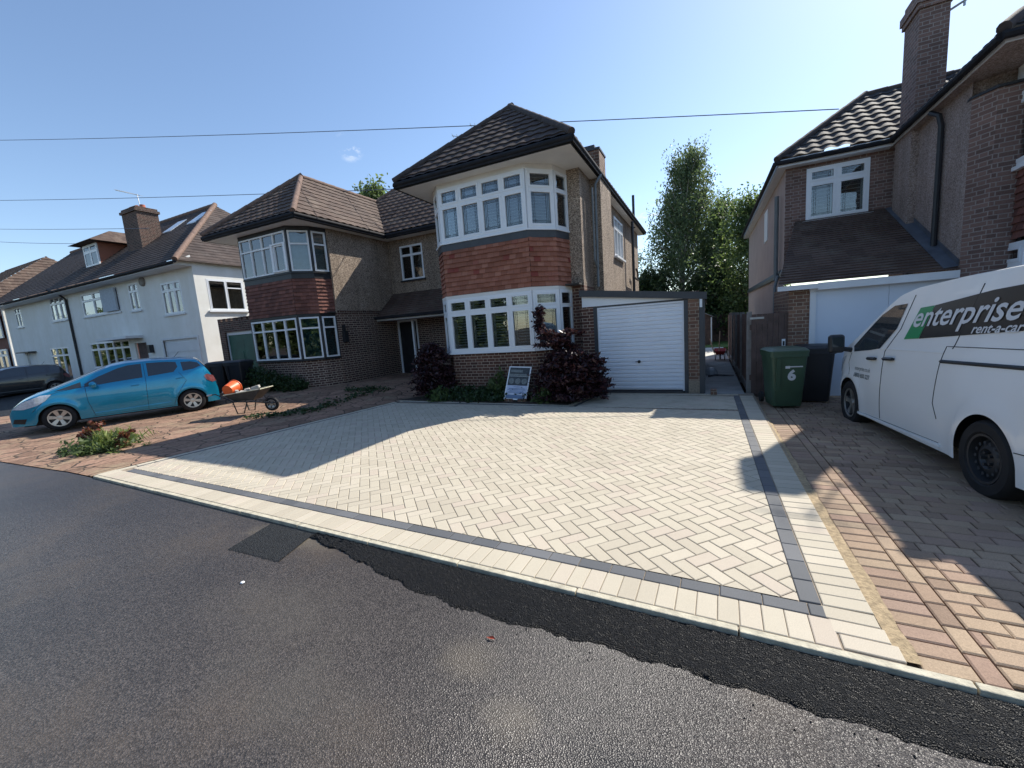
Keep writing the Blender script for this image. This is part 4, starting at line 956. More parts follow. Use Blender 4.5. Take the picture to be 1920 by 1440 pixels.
s_ = MB(); s_.tube([(-.2, -.06, .85), (.8, -.06, .95)], .012, 5); [s_.tube([(x, -.3, .9), (x, .2, .9)], .008, 4) for x in (0, .2, .4, .6)]; s_.build('antenna', 'galv', ae)

# ------------------------------------------------------------------ gate, fences, shed
gt = thing('side_gate', 'brown boarded gate with latch between brick pier and concrete post', 'gate', (.8, 9.82, 0))
s_ = MB(); [s_.box(.03+i*.095, .03+i*.095+.09, 0, .025, -.05, 1.62) for i in range(7)]; s_.build('board_panel', 'fence_dark', gt)
s_ = MB(); s_.box(.0, .66, .026, .06, .25, .36); s_.box(.0, .66, .026, .06, 1.3, 1.41); s_.build('ledge', 'fence_dark', gt)
s_ = MB(); s_.box(.0, .25, -.015, -.002, 1.52, 1.56); s_.build('hinge', 'galv', gt); s_ = MB(); s_.box(.56, .62, -.02, -.003, .93, 1.09); s_.build('latch', 'upvc', gt); s_ = MB(); s_.box(.575, .605, -.035, -.021, .96, 1.05); s_.build('lock', 'black_paint', [o for o in bpy.data.objects if o.name.startswith('latch')][0])
fn = thing('timber_fence', 'long brown board fence running back along the side path', 'fence', (.8, 9.9, 0))
for i in range(5):
    s_ = MB(); y0 = .12+i*1.9
    for k in range(18): s_.box(-.012+.008*(k % 2), .012+.008*(k % 2), y0+k*.1, y0+k*.1+.108, .12, 1.63-.012*i)
    s_.build('panel', 'fence', fn)
    s_ = MB(); s_.box(-.05, .05, y0-.11, y0-.01, -.1, 1.68); s_.build('post', 'conc', fn)
    s_ = MB(); s_.box(-.025, .025, y0, y0+1.79, -.05, .118); s_.build('gravel_board', 'conc', fn)
fn2 = thing('garden_fence', 'brown board fence across the far end of the rear garden', 'fence', (-8, 27.6, 0))
s_ = MB(); [s_.box(i*.12, i*.12+.115, 0, .02, 0, 1.6+.03*math.sin(i*.7)) for i in range(90)]; s_.build('panel', 'fence_dark', fn2)
s_ = MB(); [s_.box(i*1.9, i*1.9+.1, -.05, .05, 0, 1.7) for i in range(6)]; s_.build('post', 'conc', fn2)
sh_ = thing('garden_shed', 'dark brown garden shed with pale trim behind the garage', 'shed', (-.75, 25, 0))
s_ = MB(); s_.box(-.9, .95, 0, 1.6, 0, 1.55); s_.add([(-.9, 0, 1.55), (.95, 0, 1.55), (.03, 0, 2.0), (-.9, 1.6, 1.55), (.95, 1.6, 1.55), (.03, 1.6, 2.0)], [(0, 1, 2), (5, 4, 3)]); s_.build('wall', 'fence_dark', sh_)
s_ = MB(); s_.add([(-1.0, -.1, 1.51), (.03, -.1, 2.03), (.03, 1.7, 2.03), (-1, 1.7, 1.51), (1.05, -.1, 1.51), (1.05, 1.7, 1.51), (-1.0, -.1, 1.56), (.03, -.1, 2.08), (.03, 1.7, 2.08), (-1, 1.7, 1.56), (1.05, -.1, 1.56), (1.05, 1.7, 1.56)], [(6, 7, 8, 9), (7, 10, 11, 8), (0, 1, 7, 6), (1, 4, 10, 7), (4, 5, 11, 10)]); s_.build('roof', 'slab', sh_)
s_ = MB(); s_.box(.93, .99, -.04, .0, 0, 1.5); s_.build('corner_trim', 'upvc', sh_)

# ------------------------------------------------------------------ left: green-doored garage and white houses
gg = thing('brick_garage', 'dark brick garage with green door and notched parapet beside white house', 'garage', (-16.5, 10, 0))
def BQ(mb, name, mat, parent=gg, **kw): mb.v = [(x+16.5, y-10, z) for x, y, z in mb.v]; return mb.build(name, mat, parent, **kw)
s_ = MB(); s_.box(-17.65, -17.3, 9.9, 10.2, 0, 2.75); s_.box(-17.3, -15.2, 9.9, 10.2, 2.32, 2.75); s_.box(-17.65, -17.5, 10.2, 15, 0, 2.75); [s_.box(-17.65+i*.33, -17.65+i*.33+.2, 9.9, 10.2, 2.75, 2.86) for i in range(8)]; BQ(s_, 'brick_wall', 'brick_dark')
s_ = MB(); s_.box(-17.25, -16.35, 10.0, 10.04, .1, 2.2); s_.box(-16.34, -15.3, 10.0, 10.04, .1, 2.2); [s_.box(x, x+.75, 9.985, 10.0, z, z+.55) for x in (-17.18, -16.25) for z in (.3, 1.0)]; BQ(s_, 'garage_door', 'green_door')
s_ = MB(); s_.box(-17.3, -15.2, 9.97, 10.0, 2.2, 2.32); s_.box(-17.3, -17.25, 9.97, 10.0, .1, 2.2); BQ(s_, 'door_frame', 'white_paint')

def whitehouse():
    t = thing('white_house', 'white rendered two storey house with big brick chimney and dormer', 'house', (-26, 11, 0))
    t2 = thing('white_house', 'second white rendered house left of the black downpipe, dark cars in front', 'house', (-38, 11, 0))
    def BWx(mb, name, mat, tt, parent=None, **kw):
        c = (-26, 11) if tt is t else (-38, 11); mb.v = [(x-c[0], y-c[1], z) for x, y, z in mb.v]; return mb.build(name, mat, parent or tt, **kw)
    Yf = 11; a = MB(); b = MB()
    hA = [(-23.7, -22.0, 3.5, 5.0), (-26.8, -25.8, 3.95, 5.3), (-24.35, -21.35, .1, 2.3), (-32.3, -27.7, 1.1, 2.55), (-27.2, -26.0, .1, 2.3), (-32.2, -27.9, 4.05, 5.3)]
    wall(a, (-34.0, Yf), (-20.85, Yf), 0, 5.9, [(x0+34, x1+34, z0, z1) for x0, x1, z0, z1 in hA])
    wall(a, (-20.85, Yf), (-20.85, 19), 0, 5.72, [(11.5-Yf, 13.15-Yf, 3.5, 4.95)])
    BWx(a, 'rendered_wall', 'white_render', t)
    hB = [(-36.5, -34.4, 4.1, 5.5), (-42.3, -41.2, 4.1, 5.4), (-37.9, -35.3, .3, 2.5), (-41.9, -40.3, .1, 2.3)]
    wall(b, (-44, Yf), (-34.0, Yf), 0, 5.9, [(x0+44, x1+44, z0, z1) for x0, x1, z0, z1 in hB]); BWx(b, 'rendered_wall', 'white_render', t2)
    def win(tt, x0, x1, z0, z1, cols, zt, mat='net', y=Yf):
        fr, gl, le, cu = MB(), MB(), MB(), MB(); panes(fr, gl, le, (x0, y), (x1, y), z0, z1, cols, zt, .07, .02, -.05, False); cu.box(x0, x1, y+.25, y+.26, z0-.05, z1+.05)
        wo = BWx(fr, 'window', 'upvc', tt); BWx(gl, 'glass', 'glass', tt, wo); BWx(cu, 'curtain', mat, tt, wo); s_ = MB(); s_.box(x0-.08, x1+.08, y-.08, y+.02, z0-.08, z0-.003); BWx(s_, 'sill', 'white_paint', tt, wo)
    win(t, -23.7, -22.0, 3.5, 5.0, 3, 4.6); win(t, -26.8, -25.8, 3.95, 5.3, 2, 4.9, 'blind'); win(t, -32.3, -27.7, 1.1, 2.55, 5, 2.15, 'blind'); win(t, -32.2, -27.9, 4.05, 5.3, 3, 4.9, 'net')
    # flat panel added in place of the first-floor bay's angled, net-curtained right facet
    s_ = MB(); s_.box(-29.5, -27.95, 10.86, 10.94, 4.1, 5.28); BWx(s_, 'bay_facet', 'net', t)
    win(t2, -36.5, -34.4, 4.1, 5.5, 3, 5.1, 'leaf_dark'); win(t2, -42.3, -41.2, 4.1, 5.4, 2, 5.0, 'blind'); win(t2, -37.9, -35.3, .3, 2.5, 3, 2.0, 'blind')
    s_ = MB(); s_.box(-41.9, -40.3, 11.1, 11.13, .1, 2.3); BWx(s_, 'garage_door', 'white_paint', t2); s_ = MB(); s_.box(-42.2, -40.1, 10.6, 11, 2.35, 2.42); BWx(s_, 'door_canopy', 'dark_frame', t2)
    s_ = MB(); s_.box(-24.35, -21.35, 11.06, 11.1, .1, 2.3)
    for z in (.4, 1.05, 1.7): s_.box(-24.2, -21.5, 11.04, 11.06, z, z+.45)
    BWx(s_, 'garage_door', 'white_paint', t); s_ = MB(); s_.box(-24.45, -24.35, 10.96, 11.04, 0, 2.4); s_.box(-21.35, -21.25, 10.96, 11.04, 0, 2.4); s_.box(-24.35, -21.35, 10.96, 11.04, 2.3, 2.4); BWx(s_, 'door_frame', 'white_paint', t)
    s_ = MB(); s_.box(-27.15, -26.05, 11.1, 11.15, .1, 2.3); BWx(s_, 'front_door', 'fence_dark', t); s_ = MB(); s_.box(-29.5, -26.2, 10.3, 11, 2.55, 2.68); BWx(s_, 'porch_roof', 'white_paint', t)
    s_ = MB(); s_.lathe([(.0, -.12), (.2, -.1), (.22, -.05), (.22, 0)], (-25.2, 11, 5.25), 'Y', 16); BWx(s_, 'alarm_box', 'conc', t)
    s_ = MB(); s_.box(-25.55, -25.35, 10.8, 11, 1.75, 2.15); BWx(s_, 'wall_lantern', 'black_paint', t)
    s_ = MB(); s_.tube([(-34.2, 10.3, 5.75), (-34.0, 10.7, 5.5), (-33.95, 10.93, 5.2), (-33.95, 10.93, .2)], .06, 8); BWx(s_, 'downpipe', 'black_paint', t, smooth=True)
    # side window
    fr, gl, le = MB(), MB(), MB(); p, q = (-20.85, 11.5), (-20.85, 13.15); panes(fr, gl, le, p, q, 3.5, 4.95, 2, None, .07, .02, -.04, False); fr.lbox(p, q, .85, 1.6, -.05, .0, 4.55, 4.6)
    wo = BWx(fr, 'window', 'upvc', t); BWx(gl, 'glass', 'glass', t, wo); s_ = MB(); s_.box(-20.87, -20.75, 11.4, 13.25, 3.42, 3.495); BWx(s_, 'sill', 'white_paint', t, wo); s_ = MB(); s_.box(-21.2, -21.19, 11.4, 13.3, 3.3, 5.2); BWx(s_, 'room_backing', 'room', t, wo)
    # roofs
    E = 5.62; m_ = .86; ye = 10.25; yr = 15.2; zr = E+(yr-ye)*m_; xr = -20.6; hx = yr-ye; xe = -44.2
    r1 = roofplane([[(-34, ye), (xr, ye), (xr-hx, yr), (-34, yr)]], (0, 1), lambda x, y: E+(y-ye)*m_, 'roof', 'roof_white', t, .25, .02, .008, .2, .1); r1.location = (26, -11, 0)
    r1b = roofplane([[(xr, ye), (xr, 2*yr-ye), (xr-hx, yr)]], (-1, 0), lambda x, y: E+(xr-x)*m_, 'roof', 'roof_white', r1, .25, .02, .008, .2, .1)
    r1c = roofplane([[(xr, 2*yr-ye), (-34, 2*yr-ye), (-34, yr), (xr-hx, yr)]], (0, -1), lambda x, y: E+(2*yr-ye-y)*m_, 'roof', 'roof_white', r1, .25, .02, 0, .2, .3)
    r2_ = roofplane([[(xe, ye), (-34, ye), (-34, yr), (xe, yr)]], (0, 1), lambda x, y: E+(y-ye)*m_, 'roof', 'roof_white', t2, .25, .02, .008, .2, .1); r2_.location = (38, -11, 0)
    s_ = MB(); ridge_line(s_, [(xr, ye, E+.03), (xr-hx, yr, zr), (-34, yr, zr)], .12); s_.build('ridge_tiles', 'ridge', r1, smooth=True)
    s_ = MB(); ridge_line(s_, [(-34, yr, zr), (xe, yr, zr)], .12); s_.build('ridge_tiles', 'ridge', r2_, smooth=True)
    s_ = MB(); s_.box(-34, xr-.25, ye+.05, 11, 5.46, 5.48); s_.build('soffit', 'white_paint', r1); s_ = MB(); s_.tube([(-34, ye, E-.06), (xr, ye, E-.06)], .06, 8); s_.build('gutter', 'gutter', r1)
    s_ = MB(); s_.box(xe, -34, ye+.05, 11, 5.46, 5.48); s_.build('soffit', 'white_paint', r2_); s_ = MB(); s_.tube([(xe, ye, E-.06), (-34, ye, E-.06)], .06, 8); s_.build('gutter', 'gutter', r2_)
    s_ = MB(); s_.add([(-20.84, 10.3, 5.48), (-20.84, 11.0, 5.48), (-20.84, 11, 5.95), (-20.84, 10.3, 5.62)], [(0, 1, 2, 3)]); s_.build('box_end', 'white_render', r1)
    # skylights
    for (xa, ya) in ((-25.6, 13.6), (-27.7, 13.4)):
        z = lambda y: E+(y-ye)*m_+.06; s_ = MB(); s_.add([(xa, ya, z(ya)), (xa+.9, ya, z(ya)), (xa+.9, ya+.9, z(ya+.9)), (xa, ya+.9, z(ya+.9)), (xa, ya, z(ya)-.1), (xa+.9, ya, z(ya)-.1), (xa+.9, ya+.9, z(ya+.9)-.1), (xa, ya+.9, z(ya+.9)-.1)], [(0, 1, 2, 3), (4, 5, 1, 0), (5, 6, 2, 1), (7, 4, 0, 3)]); s_.build('skylight', 'lamp', r1)
    # chimney on the front slope
    s_ = MB(); s_.box(-29.1, -27.55, 12.3, 13.3, 6.4, 9.35); s_.box(-29.17, -27.48, 12.23, 13.37, 9.35, 9.48); s_.box(-29.1, -27.55, 12.3, 13.3, 9.48, 9.6); ch = s_.build('chimney', 'brick_dark', r1)
    s_ = MB(); s_.tube([(-28.9, 12.7, 9.72), (-28.2, 12.7, 9.7)], .13, 10); s_.lathe([(.15, 9.58), (.12, 9.8)], (-27.9, 12.8, 0)); s_.build('chimney_pot', 'terracotta', ch)
    # dormer
    s_ = MB(); s_.box(-33.1, -31.4, 11.9, 15.0, 6.7, 8.25); dm = s_.build('dormer', 'hung_red', r1); 
    fr, gl, le = MB(), MB(), MB(); panes(fr, gl, le, (-33.1, 11.88), (-31.4, 11.88), 6.95, 8.2, 2, 7.8, .1, .03, 0, False); fo = fr.build('dormer_window', 'upvc', dm)
    s_ = MB(); s_.box(-33.05, -31.45, 11.84, 11.86, 7.0, 8.15); s_.build('glass', 'glass_dark', dm)
    s_ = MB(); s_.add([(-33.7, 11.4, 8.25), (-30.9, 11.4, 8.25), (-30.9, 15.6, 8.25), (-33.7, 15.6, 8.25), (-32.3, 12.9, 9.15), (-32.3, 14.8, 9.15)], [(3, 2, 1, 0), (0, 1, 4), (1, 2, 5, 4), (2, 3, 5), (3, 0, 4, 5)]); s_.build('dormer_roof', 'roof_brown', dm)
    ae = thing('television_aerial', 'thin aerial on the big brick chimney of the white house', 'aerial', (-27.9, 12.7, 9.5))
    s_ = MB(); s_.tube([(0, 0, 0), (-.1, 0, .85)], .02, 5); s_.build('mast', 'galv', ae); s_ = MB(); s_.tube([(.1, 0, .75), (-1.8, -.2, 1.35)], .02, 5); [s_.tube([(-.2-i*.3, -.3, .85+i*.1), (-.2-i*.3, .3, .85+i*.1)], .01, 4) for i in range(6)]; s_.build('antenna', 'galv', ae)
whitehouse()
# farther brick house at the extreme left
fh = thing('brick_house', 'far brick house with brown tiled roof at the left edge', 'house', (-50, 11, 0))
s_ = MB(); s_.box(-6, 5.2, .3, 9, 0, 6.2); s_.build('wall', 'hung_dark', fh)
s_ = MB(); s_.box(4.95, 5.22, .1, .3, 0, 6.2); s_.build('corner_render', 'white_render', fh)
r_ = roofplane([[(-57, 9.8), (-44.4, 9.8), (-48.5, 15), (-57, 15)]], (0, 1), lambda x, y: 6.2+(y-9.8)*.75, 'roof', 'roof_brown', fh, .35, .04, .02, .35, .12); r_.location = (50, -11, 0)
r3 = roofplane([[(-44.4, 9.8), (-44.4, 20.2), (-48.5, 15)]], (-1, 0), lambda x, y: 6.2+(-44.4-x)*.95, 'roof', 'roof_brown', r_, .35, .04, .02, .35, .12)
for (z0, z1) in ((1.2, 2.8), (3.6, 5.2)):
    fr, gl, le = MB(), MB(), MB(); panes(fr, gl, le, (-.5, .2), (4.0, .2), z0, z1, 4, z1-.45, .1, .03, 0, False); wo = fr.build('window', 'upvc', fh); s_ = MB(); s_.box(-.4, 3.9, .2, .24, z0+.05, z1-.05); s_.build('glass', 'glass_dark', wo)
# small aerials seen behind the main roof
for (x, y, z, lab) in ((-9.9, 17, 10.3, 'small aerial low behind the front slope of the bay house roof'), (-8.95, 17, 10.5, 'small aerial on the main ridge, where the overhead cable crosses the roof edge')):
    ae = thing('television_aerial', lab, 'aerial', (x, y, z), R(20)); s_ = MB(); s_.tube([(0, 0, -1.9), (0, 0, .1)], .02, 5); s_.build('mast', 'galv', ae); s_ = MB(); s_.tube([(-.4, 0, .1), (.5, 0, -.1)], .015, 4); [s_.tube([(-.35+i*.2, -.2, .09-.04*i), (-.35+i*.2, .2, .09-.04*i)], .01, 4) for i in range(5)]; s_.build('antenna', 'galv', ae)
# overhead cables
for (pts, lab) in (([(-40, 5.0, 13.6), (-20.94, 6, 8.94), (-3.52, 6, 4.86), (-1.67, 6, 4.46), (1.31, 6, 3.85)], 0),):
    pass
def cable(a, b, sag, lab):
    a, b = Vector(a), Vector(b); pts = [a.lerp(b, i/24)-Vector((0, 0, sag*4*(i/24)*(1-i/24))) for i in range(25)]
    s_ = MB(); s_.tube([p-a for p in pts], .013, 5); o = s_.build('overhead_cable', 'cable', smooth=True); o.location = a; tag(o, lab, 'cable', None); return o
cable((-34.9, 10, 13.85), (3.06, 13.9, 6.62), .12, 'highest overhead cable, passing behind the bay house roof')
cable((-36.7, 10, 11.05), (-7.4, 13.5, 6.8), .08, 'second overhead cable running behind the left semi roof')
cable((-45.2, 12, 11.2), (-25.9, 12, 8.1), .03, 'third overhead cable ending near the brick chimney of the white house')
cable((-45.7, 12, 10.4), (-34.4, 12, 8.6), .03, 'lowest overhead cable, at far left over the white houses')

#==VEHICLES==
# ------------------------------------------------------------------ vehicles
def interp(tab, x): xs = [p[0] for p in tab]; ys = [p[1] for p in tab]; return float(np.interp(x, xs, ys))
class Veh:
    def __init__(s, top, wmax, belt, sill, tum, wb, arch, zc, nose, tail, nr=.7, tr=.45, nk=.30, tk=.14, edge=.07, bulge=.05):
        s.top, s.wmax, s.belt, s.sill, s.tum, s.wb, s.arch, s.zc = sorted(top), wmax, belt, sill, tum, wb, arch, zc
        s.nose, s.tail, s.nr, s.tr, s.nk, s.tk, s.edge, s.bulge = nose, tail, nr, tr, nk, tk, edge, bulge
    def w(s, x):
        t = max(0, (x-(s.nose-s.nr))/s.nr); u = max(0, ((s.tail+s.tr)-x)/s.tr); return s.wmax*(1-s.nk*t**2.4)*(1-s.tk*u**2.2)
    def S(s, x, z):
        b = s.belt(x); w = s.w(x)
        lowf = 1-s.bulge*((z-.62)/.5)**2 if z < b else 1-s.bulge*((b-.62)/.5)**2
        y = w*lowf
        if z > b: y -= (z-b)*s.tum
        for c in (0, s.wb):      # flares round the wheel arches
            r = math.hypot(x-c, z-s.zc); y += .018*math.exp(-((r-s.arch-.04)/.06)**2)
        return y
    def zt(s, x): return interp(s.top, x)
    def zlow(s, x):
        z = s.sill
        for c in (0, s.wb):
            d = abs(x-c)
            if d < s.arch: z = max(z, s.zc+math.sqrt(s.arch**2-d*d))
        return z
    def body(s, name, mat, parent):
        xs = set(np.linspace(s.tail, s.nose, 60))
        for c in (0, s.wb):
            for k in range(-20, 21): xs.add(c+s.arch*math.sin(k/20*math.pi/2))
        for k in range(8): xs.add(s.nose-.12*(1-math.cos(k/8*math.pi/2))); xs.add(s.tail+.08*(1-math.cos(k/8*math.pi/2)))
        xs = sorted(x for x in xs if s.tail <= x <= s.nose); nz, ny = 16, 9; mb = MB(); ring = 2*(nz+1)+2*ny-1
        for x in xs:
            zt = s.zt(x); ze = max(zt-s.edge, .35); zl = min(s.zlow(x), ze-.02); half = []
            e = min(1, (s.nose-x)/.12); e2 = min(1, (x-s.tail)/.08); kk = .93+.07*math.sqrt(max(0, 1-(1-e)**2)); kk *= .96+.04*math.sqrt(max(0, 1-(1-e2)**2))
            for i in range(nz+1): z = zl+(ze-zl)*i/nz; half.append((s.S(x, z)*kk, z))
            ye = half[-1][0]
            for j in range(1, ny+1):
                t = j/ny; y = ye*math.cos(t*math.pi/2)**.8 if j < ny else 0; half.append((y, ze+(zt-ze)*(1-(y/ye)**2.6)))
            full = [(x, -y, z) for y, z in half]+[(x, y, z) for y, z in half[-2::-1]]; mb.v += full; n = len(full)
        for i in range(len(xs)-1):
            for j in range(n-1): a = i*n+j; mb.f.append((a, a+1, a+n+1, a+n))
        mb.f.append(tuple(range(n))); mb.f.append(tuple((len(xs)-1)*n+k for k in range(n-1, -1, -1)))
        o = mb.build(name, mat, parent, uv=False, recalc=True); shade(o.data, 50); return o
    def panel(s, name, mat, parent, poly, off=.004, sides=(1, -1), res=.06):
        """side overlay following the body; poly in (x,z)"""
        bmT = bmesh.new()
        vs = [bmT.verts.new((x, 0, z)) for x, z in poly]; f = bmT.faces.new(vs); bmesh.ops.triangulate(bmT, faces=[f])
        x0, x1 = min(p[0] for p in poly), max(p[0] for p in poly); z0, z1 = min(p[1] for p in poly), max(p[1] for p in poly)
        for X in np.arange(x0+res, x1, res): bmesh.ops.bisect_plane(bmT, geom=bmT.verts[:]+bmT.edges[:]+bmT.faces[:], plane_co=(X, 0, 0), plane_no=(1, 0, 0))
        for Z in np.arange(z0+res, z1, res): bmesh.ops.bisect_plane(bmT, geom=bmT.verts[:]+bmT.edges[:]+bmT.faces[:], plane_co=(0, 0, Z), plane_no=(0, 0, 1))
        me = bpy.data.meshes.new('t'); bmT.to_mesh(me); bmT.free(); V = [tuple(v.co) for v in me.vertices]; F = [tuple(p.vertices) for p in me.polygons]; bpy.data.meshes.remove(me)
        res_ = []
        for sd in sides:
            mb = MB(); mb.v = [(x, sd*(s.S(x, z)+off), z) for x, _, z in V]; mb.f = list(F)
            o = mb.build(name, mat, parent, uv=False, recalc=False); me = o.data
            bm = bmesh.new(); bm.from_mesh(me)
            for ff in bm.faces:
                if ff.normal.y*sd < 0: ff.normal_flip()
            bm.to_mesh(me); bm.free(); shade(me); res_.append(o)
        return res_
    def line(s, mb, pts, sides=(1, -1), r=.004, off=.001):
        for sd in sides:
            P = []
            for (a, b) in zip(pts, pts[1:]):
                k = max(1, int(math.hypot(b[0]-a[0], b[1]-a[1])/.05))
                for i in range(k): t = i/k; x, z = a[0]+(b[0]-a[0])*t, a[1]+(b[1]-a[1])*t; P.append((x, sd*(s.S(x, z)+off), z))
            x, z = pts[-1]; P.append((x, sd*(s.S(x, z)+off), z)); mb.tube(P, r, 5)
    def toppanel(s, name, mat, parent, x0, x1, yf, off=.005, n=14):
        mb = MB(); ny = 12
        for i in range(n+1):
            x = x0+(x1-x0)*i/n; zt = s.zt(x); ze = max(zt-s.edge, .35); ye = s.S(x, ze); W = ye*yf
            for j in range(ny+1): y = W*(2*j/ny-1); mb.v.append((x, y, ze+(zt-ze)*(1-abs(y/ye)**2.6)+off))
        for i in range(n):
            for j in range(ny): a = i*(ny+1)+j; mb.f.append((a, a+ny+1, a+ny+2, a+1))
        return mb.build(name, mat, parent, uv=False, smooth=True)
def wheel(parent, x, y, sd, r, wd, rimmat, spokes, rimr):
    t = MB(); h = wd/2; pr = [(rimr, -h*.8), (rimr+.02, -h), (r-.03, -h), (r-.008, -h*.8), (r, -h*.5), (r, h*.5), (r-.008, h*.8), (r-.03, h), (rimr+.02, h), (rimr, h*.8), (rimr, -h*.8)]
    t.lathe(pr, (0, 0, 0), 'Y', 36); o = t.build('wheel', 'rubber', parent, smooth=True, uv=False, recalc=True); o.location = (x, y, r)
    m_ = MB(); f = sd*h*.62
    m_.lathe([(rimr+.004, sd*h*.85), (rimr-.02, sd*h*.8), (rimr-.03, sd*h*.2), (.0001, sd*h*.15)], (0, 0, 0), 'Y', 32)
    q = m_.build('rim_well', 'blackplastic' if spokes else rimmat, o, uv=False, smooth=True)
    m_ = MB(); m_.lathe([(rimr+.003, sd*h*.83), (rimr+.003, sd*h*.92), (rimr-.018, sd*h*.9), (rimr-.022, sd*h*.6)], (0, 0, 0), 'Y', 32)
    if spokes:
        m_.lathe([(.055, f-sd*.02), (.05, f+sd*.012), (.0001, f+sd*.015)], (0, 0, 0), 'Y', 16)
        for k in range(spokes):
            a = 2*math.pi*k/spokes+.2; ca, sa = math.cos(a), math.sin(a); w0, w1 = .026, .042; r0, r1 = .04, rimr-.012
            P = lambda rr, ww, yy: (rr*ca-ww*sa, yy, rr*sa+ww*ca)
            m_.add([P(r0, -w0, f), P(r0, w0, f), P(r1, w1, f+sd*.015), P(r1, -w1, f+sd*.015), P(r0, -w0, f-sd*.03), P(r0, w0, f-sd*.03), P(r1, w1, f-sd*.03), P(r1, -w1, f-sd*.03)], [(0, 1, 2, 3), (1, 5, 6, 2), (4, 0, 3, 7), (3, 2, 6, 7)])
    else:
        m_.lathe([(rimr-.05, sd*h*.3), (rimr-.09, f+sd*.0), (.09, f+sd*.01), (.07, f-sd*.02), (.0001, f-sd*.015)], (0, 0, 0), 'Y', 24)
        for k in range(5): a = 2*math.pi*k/5; m_.lathe([(.013, f-sd*.02), (.013, f+sd*.02), (.0001, f+sd*.02)], (.055*math.cos(a), 0, .055*math.sin(a)), 'Y', 6)
    m_.build('rim', rimmat, o, uv=False, smooth=True, recalc=True)
    if not spokes:
        m_ = MB()
        for k in range(14): a = 2*math.pi*k/14; m_.lathe([(.016, f+sd*.012), (.0001, f+sd*.013)], ((rimr-.075)*math.cos(a), 0, (rimr-.075)*math.sin(a)), 'Y', 8)
        m_.build('vent_hole', 'seam', o, uv=False)
    return o
def hatch(name, label, loc, rz, paint, group=None, detail=True):
    t = thing(name, label, 'car', loc, rz, group)
    top = [(-.62, .52), (-.615, .62), (-.56, .86), (-.50, 1.02), (-.38, 1.26), (-.27, 1.42), (-.2, 1.465), (.1, 1.505), (.7, 1.53), (1.2, 1.515), (1.5, 1.46), (1.75, 1.36), (2.2, 1.16), (2.62, .985), (2.85, .91), (3.05, .81), (3.2, .68), (3.27, .55), (3.28, .5)]
    belt = lambda x: interp([(-.6, 1.05), (-.1, 1.05), (.3, 1.03), (1.0, .96), (1.6, .90), (2.3, .86), (3.3, .8)], x)
    v = Veh(top, .85, belt, .2, .42, 2.5, .335, .29, 3.28, -.62, .5, .45, .20, .16)
    v.body('body', paint, t)
    u = MB(); u.box(-.5, 3.1, -.62, .62, .16, .62); u.build('underbody', 'rubber', t)
    glass = [[(1.5, 1.005), (.93, 1.05), (.92, 1.40), (1.18, 1.385), (1.38, 1.33), (1.72, 1.18), (1.99, 1.03), (1.99, .955)], [(.82, 1.065), (.30, 1.115), (.20, 1.24), (.22, 1.37), (.40, 1.395), (.82, 1.405)], [(.12, 1.36), (.10, 1.12), (-.12, 1.15), (-.30, 1.22), (-.24, 1.31), (-.1, 1.355)], [(2.50, .925), (2.05, .95), (2.05, 1.08), (2.2, 1.03)]]
    for g_ in glass: v.panel('side_window', 'glass_dark', t, g_)
    ws = v.toppanel('windscreen', 'glass_dark', t, 1.6, 2.58, .9); v.toppanel('rear_window', 'glass_dark', t, -.5, -.3, .8)
    se = MB()
    v.line(se, [(1.99, .97), (1.98, .6), (1.9, .24)]); v.line(se, [(.88, 1.4), (.88, .95), (.92, .23)]); v.line(se, [(.2, 1.1), (.06, .86), (.22, .62), (.34, .4), (.4, .25)]); v.line(se, [(1.99, .97), (2.45, .9), (2.62, .84)]); v.line(se, [(.32, .23), (1.95, .23)])
    v.line(se, [(2.55, .88), (2.8, .6), (2.9, .5)]) ; se.build('panel_gap', 'seam', t)
    for sd in (1, -1):
        for pts_ in ([(1.18, .865), (1.02, .875)], [(.28, .93), (.12, .945)]): hd = MB(); v.line(hd, pts_, (sd,), r=.013, off=.012); hd.build('door_handle', paint, t, smooth=True)
    tr = MB(); v.line(tr, [(.45, .33), (1.9, .30)], r=.012, off=.003); tr.build('sill_trim', paint, t, smooth=True)
    v.panel('headlamp', 'lamp', t, [(2.55, .86), (2.72, .86), (3.02, .745), (3.2, .60), (3.02, .58), (2.8, .64), (2.66, .73)], .008, res=.03)
    v.panel('rear_lamp', 'lamp_red', t, [(-.40, .98), (-.54, .92), (-.59, .76), (-.5, .74), (-.38, .82), (-.33, .93)], .008, res=.03)
    v.panel('fog_recess', 'blackplastic', t, [(3.0, .36), (3.2, .38), (3.24, .28), (3.05, .25)], .006, res=.03)
    for sd in (1, -1):
        mi = MB(); c = Vector((1.83, sd*.97, 1.0))
        for i in range(7):
            a = math.pi*i/6
        mi.lathe([(.0001, -.11), (.06, -.095), (.082, -.04), (.085, .03), (.07, .09), (.0001, .11)], c, 'Y', 14); mi.v = [(c.x+(x-c.x)*.9, y, c.z+(z-c.z)*.9) for x, y, z in mi.v]
        o = mi.build('door_mirror', paint if sd > 0 else paint, t, smooth=True, uv=False); mi = MB(); mi.tube([(1.87, sd*.80, .96), (1.86, sd*.9, .98)], .03, 8); mi.build('mirror_arm', 'blackplastic', o)
    for x in (0, 2.5):
        for sd in (1, -1): wheel(t, x, sd*.755, sd, .295, .175, 'alloy', 6, .195)
    gr = MB(); gr.box(3.262, 3.285, -.5, .5, .28, .42); gr.box(3.26, 3.284, -.45, .45, .52, .56); gr.build('grille', 'blackplastic', t)
    pl = MB(); pl.box(3.286, 3.292, -.26, .26, .43, .52); pl.build('number_plate', 'decal_white', t); pl = MB(); pl.box(-.64, -.635, -.26, .26, .62, .73); pl.build('number_plate', 'barrow_lip', t)
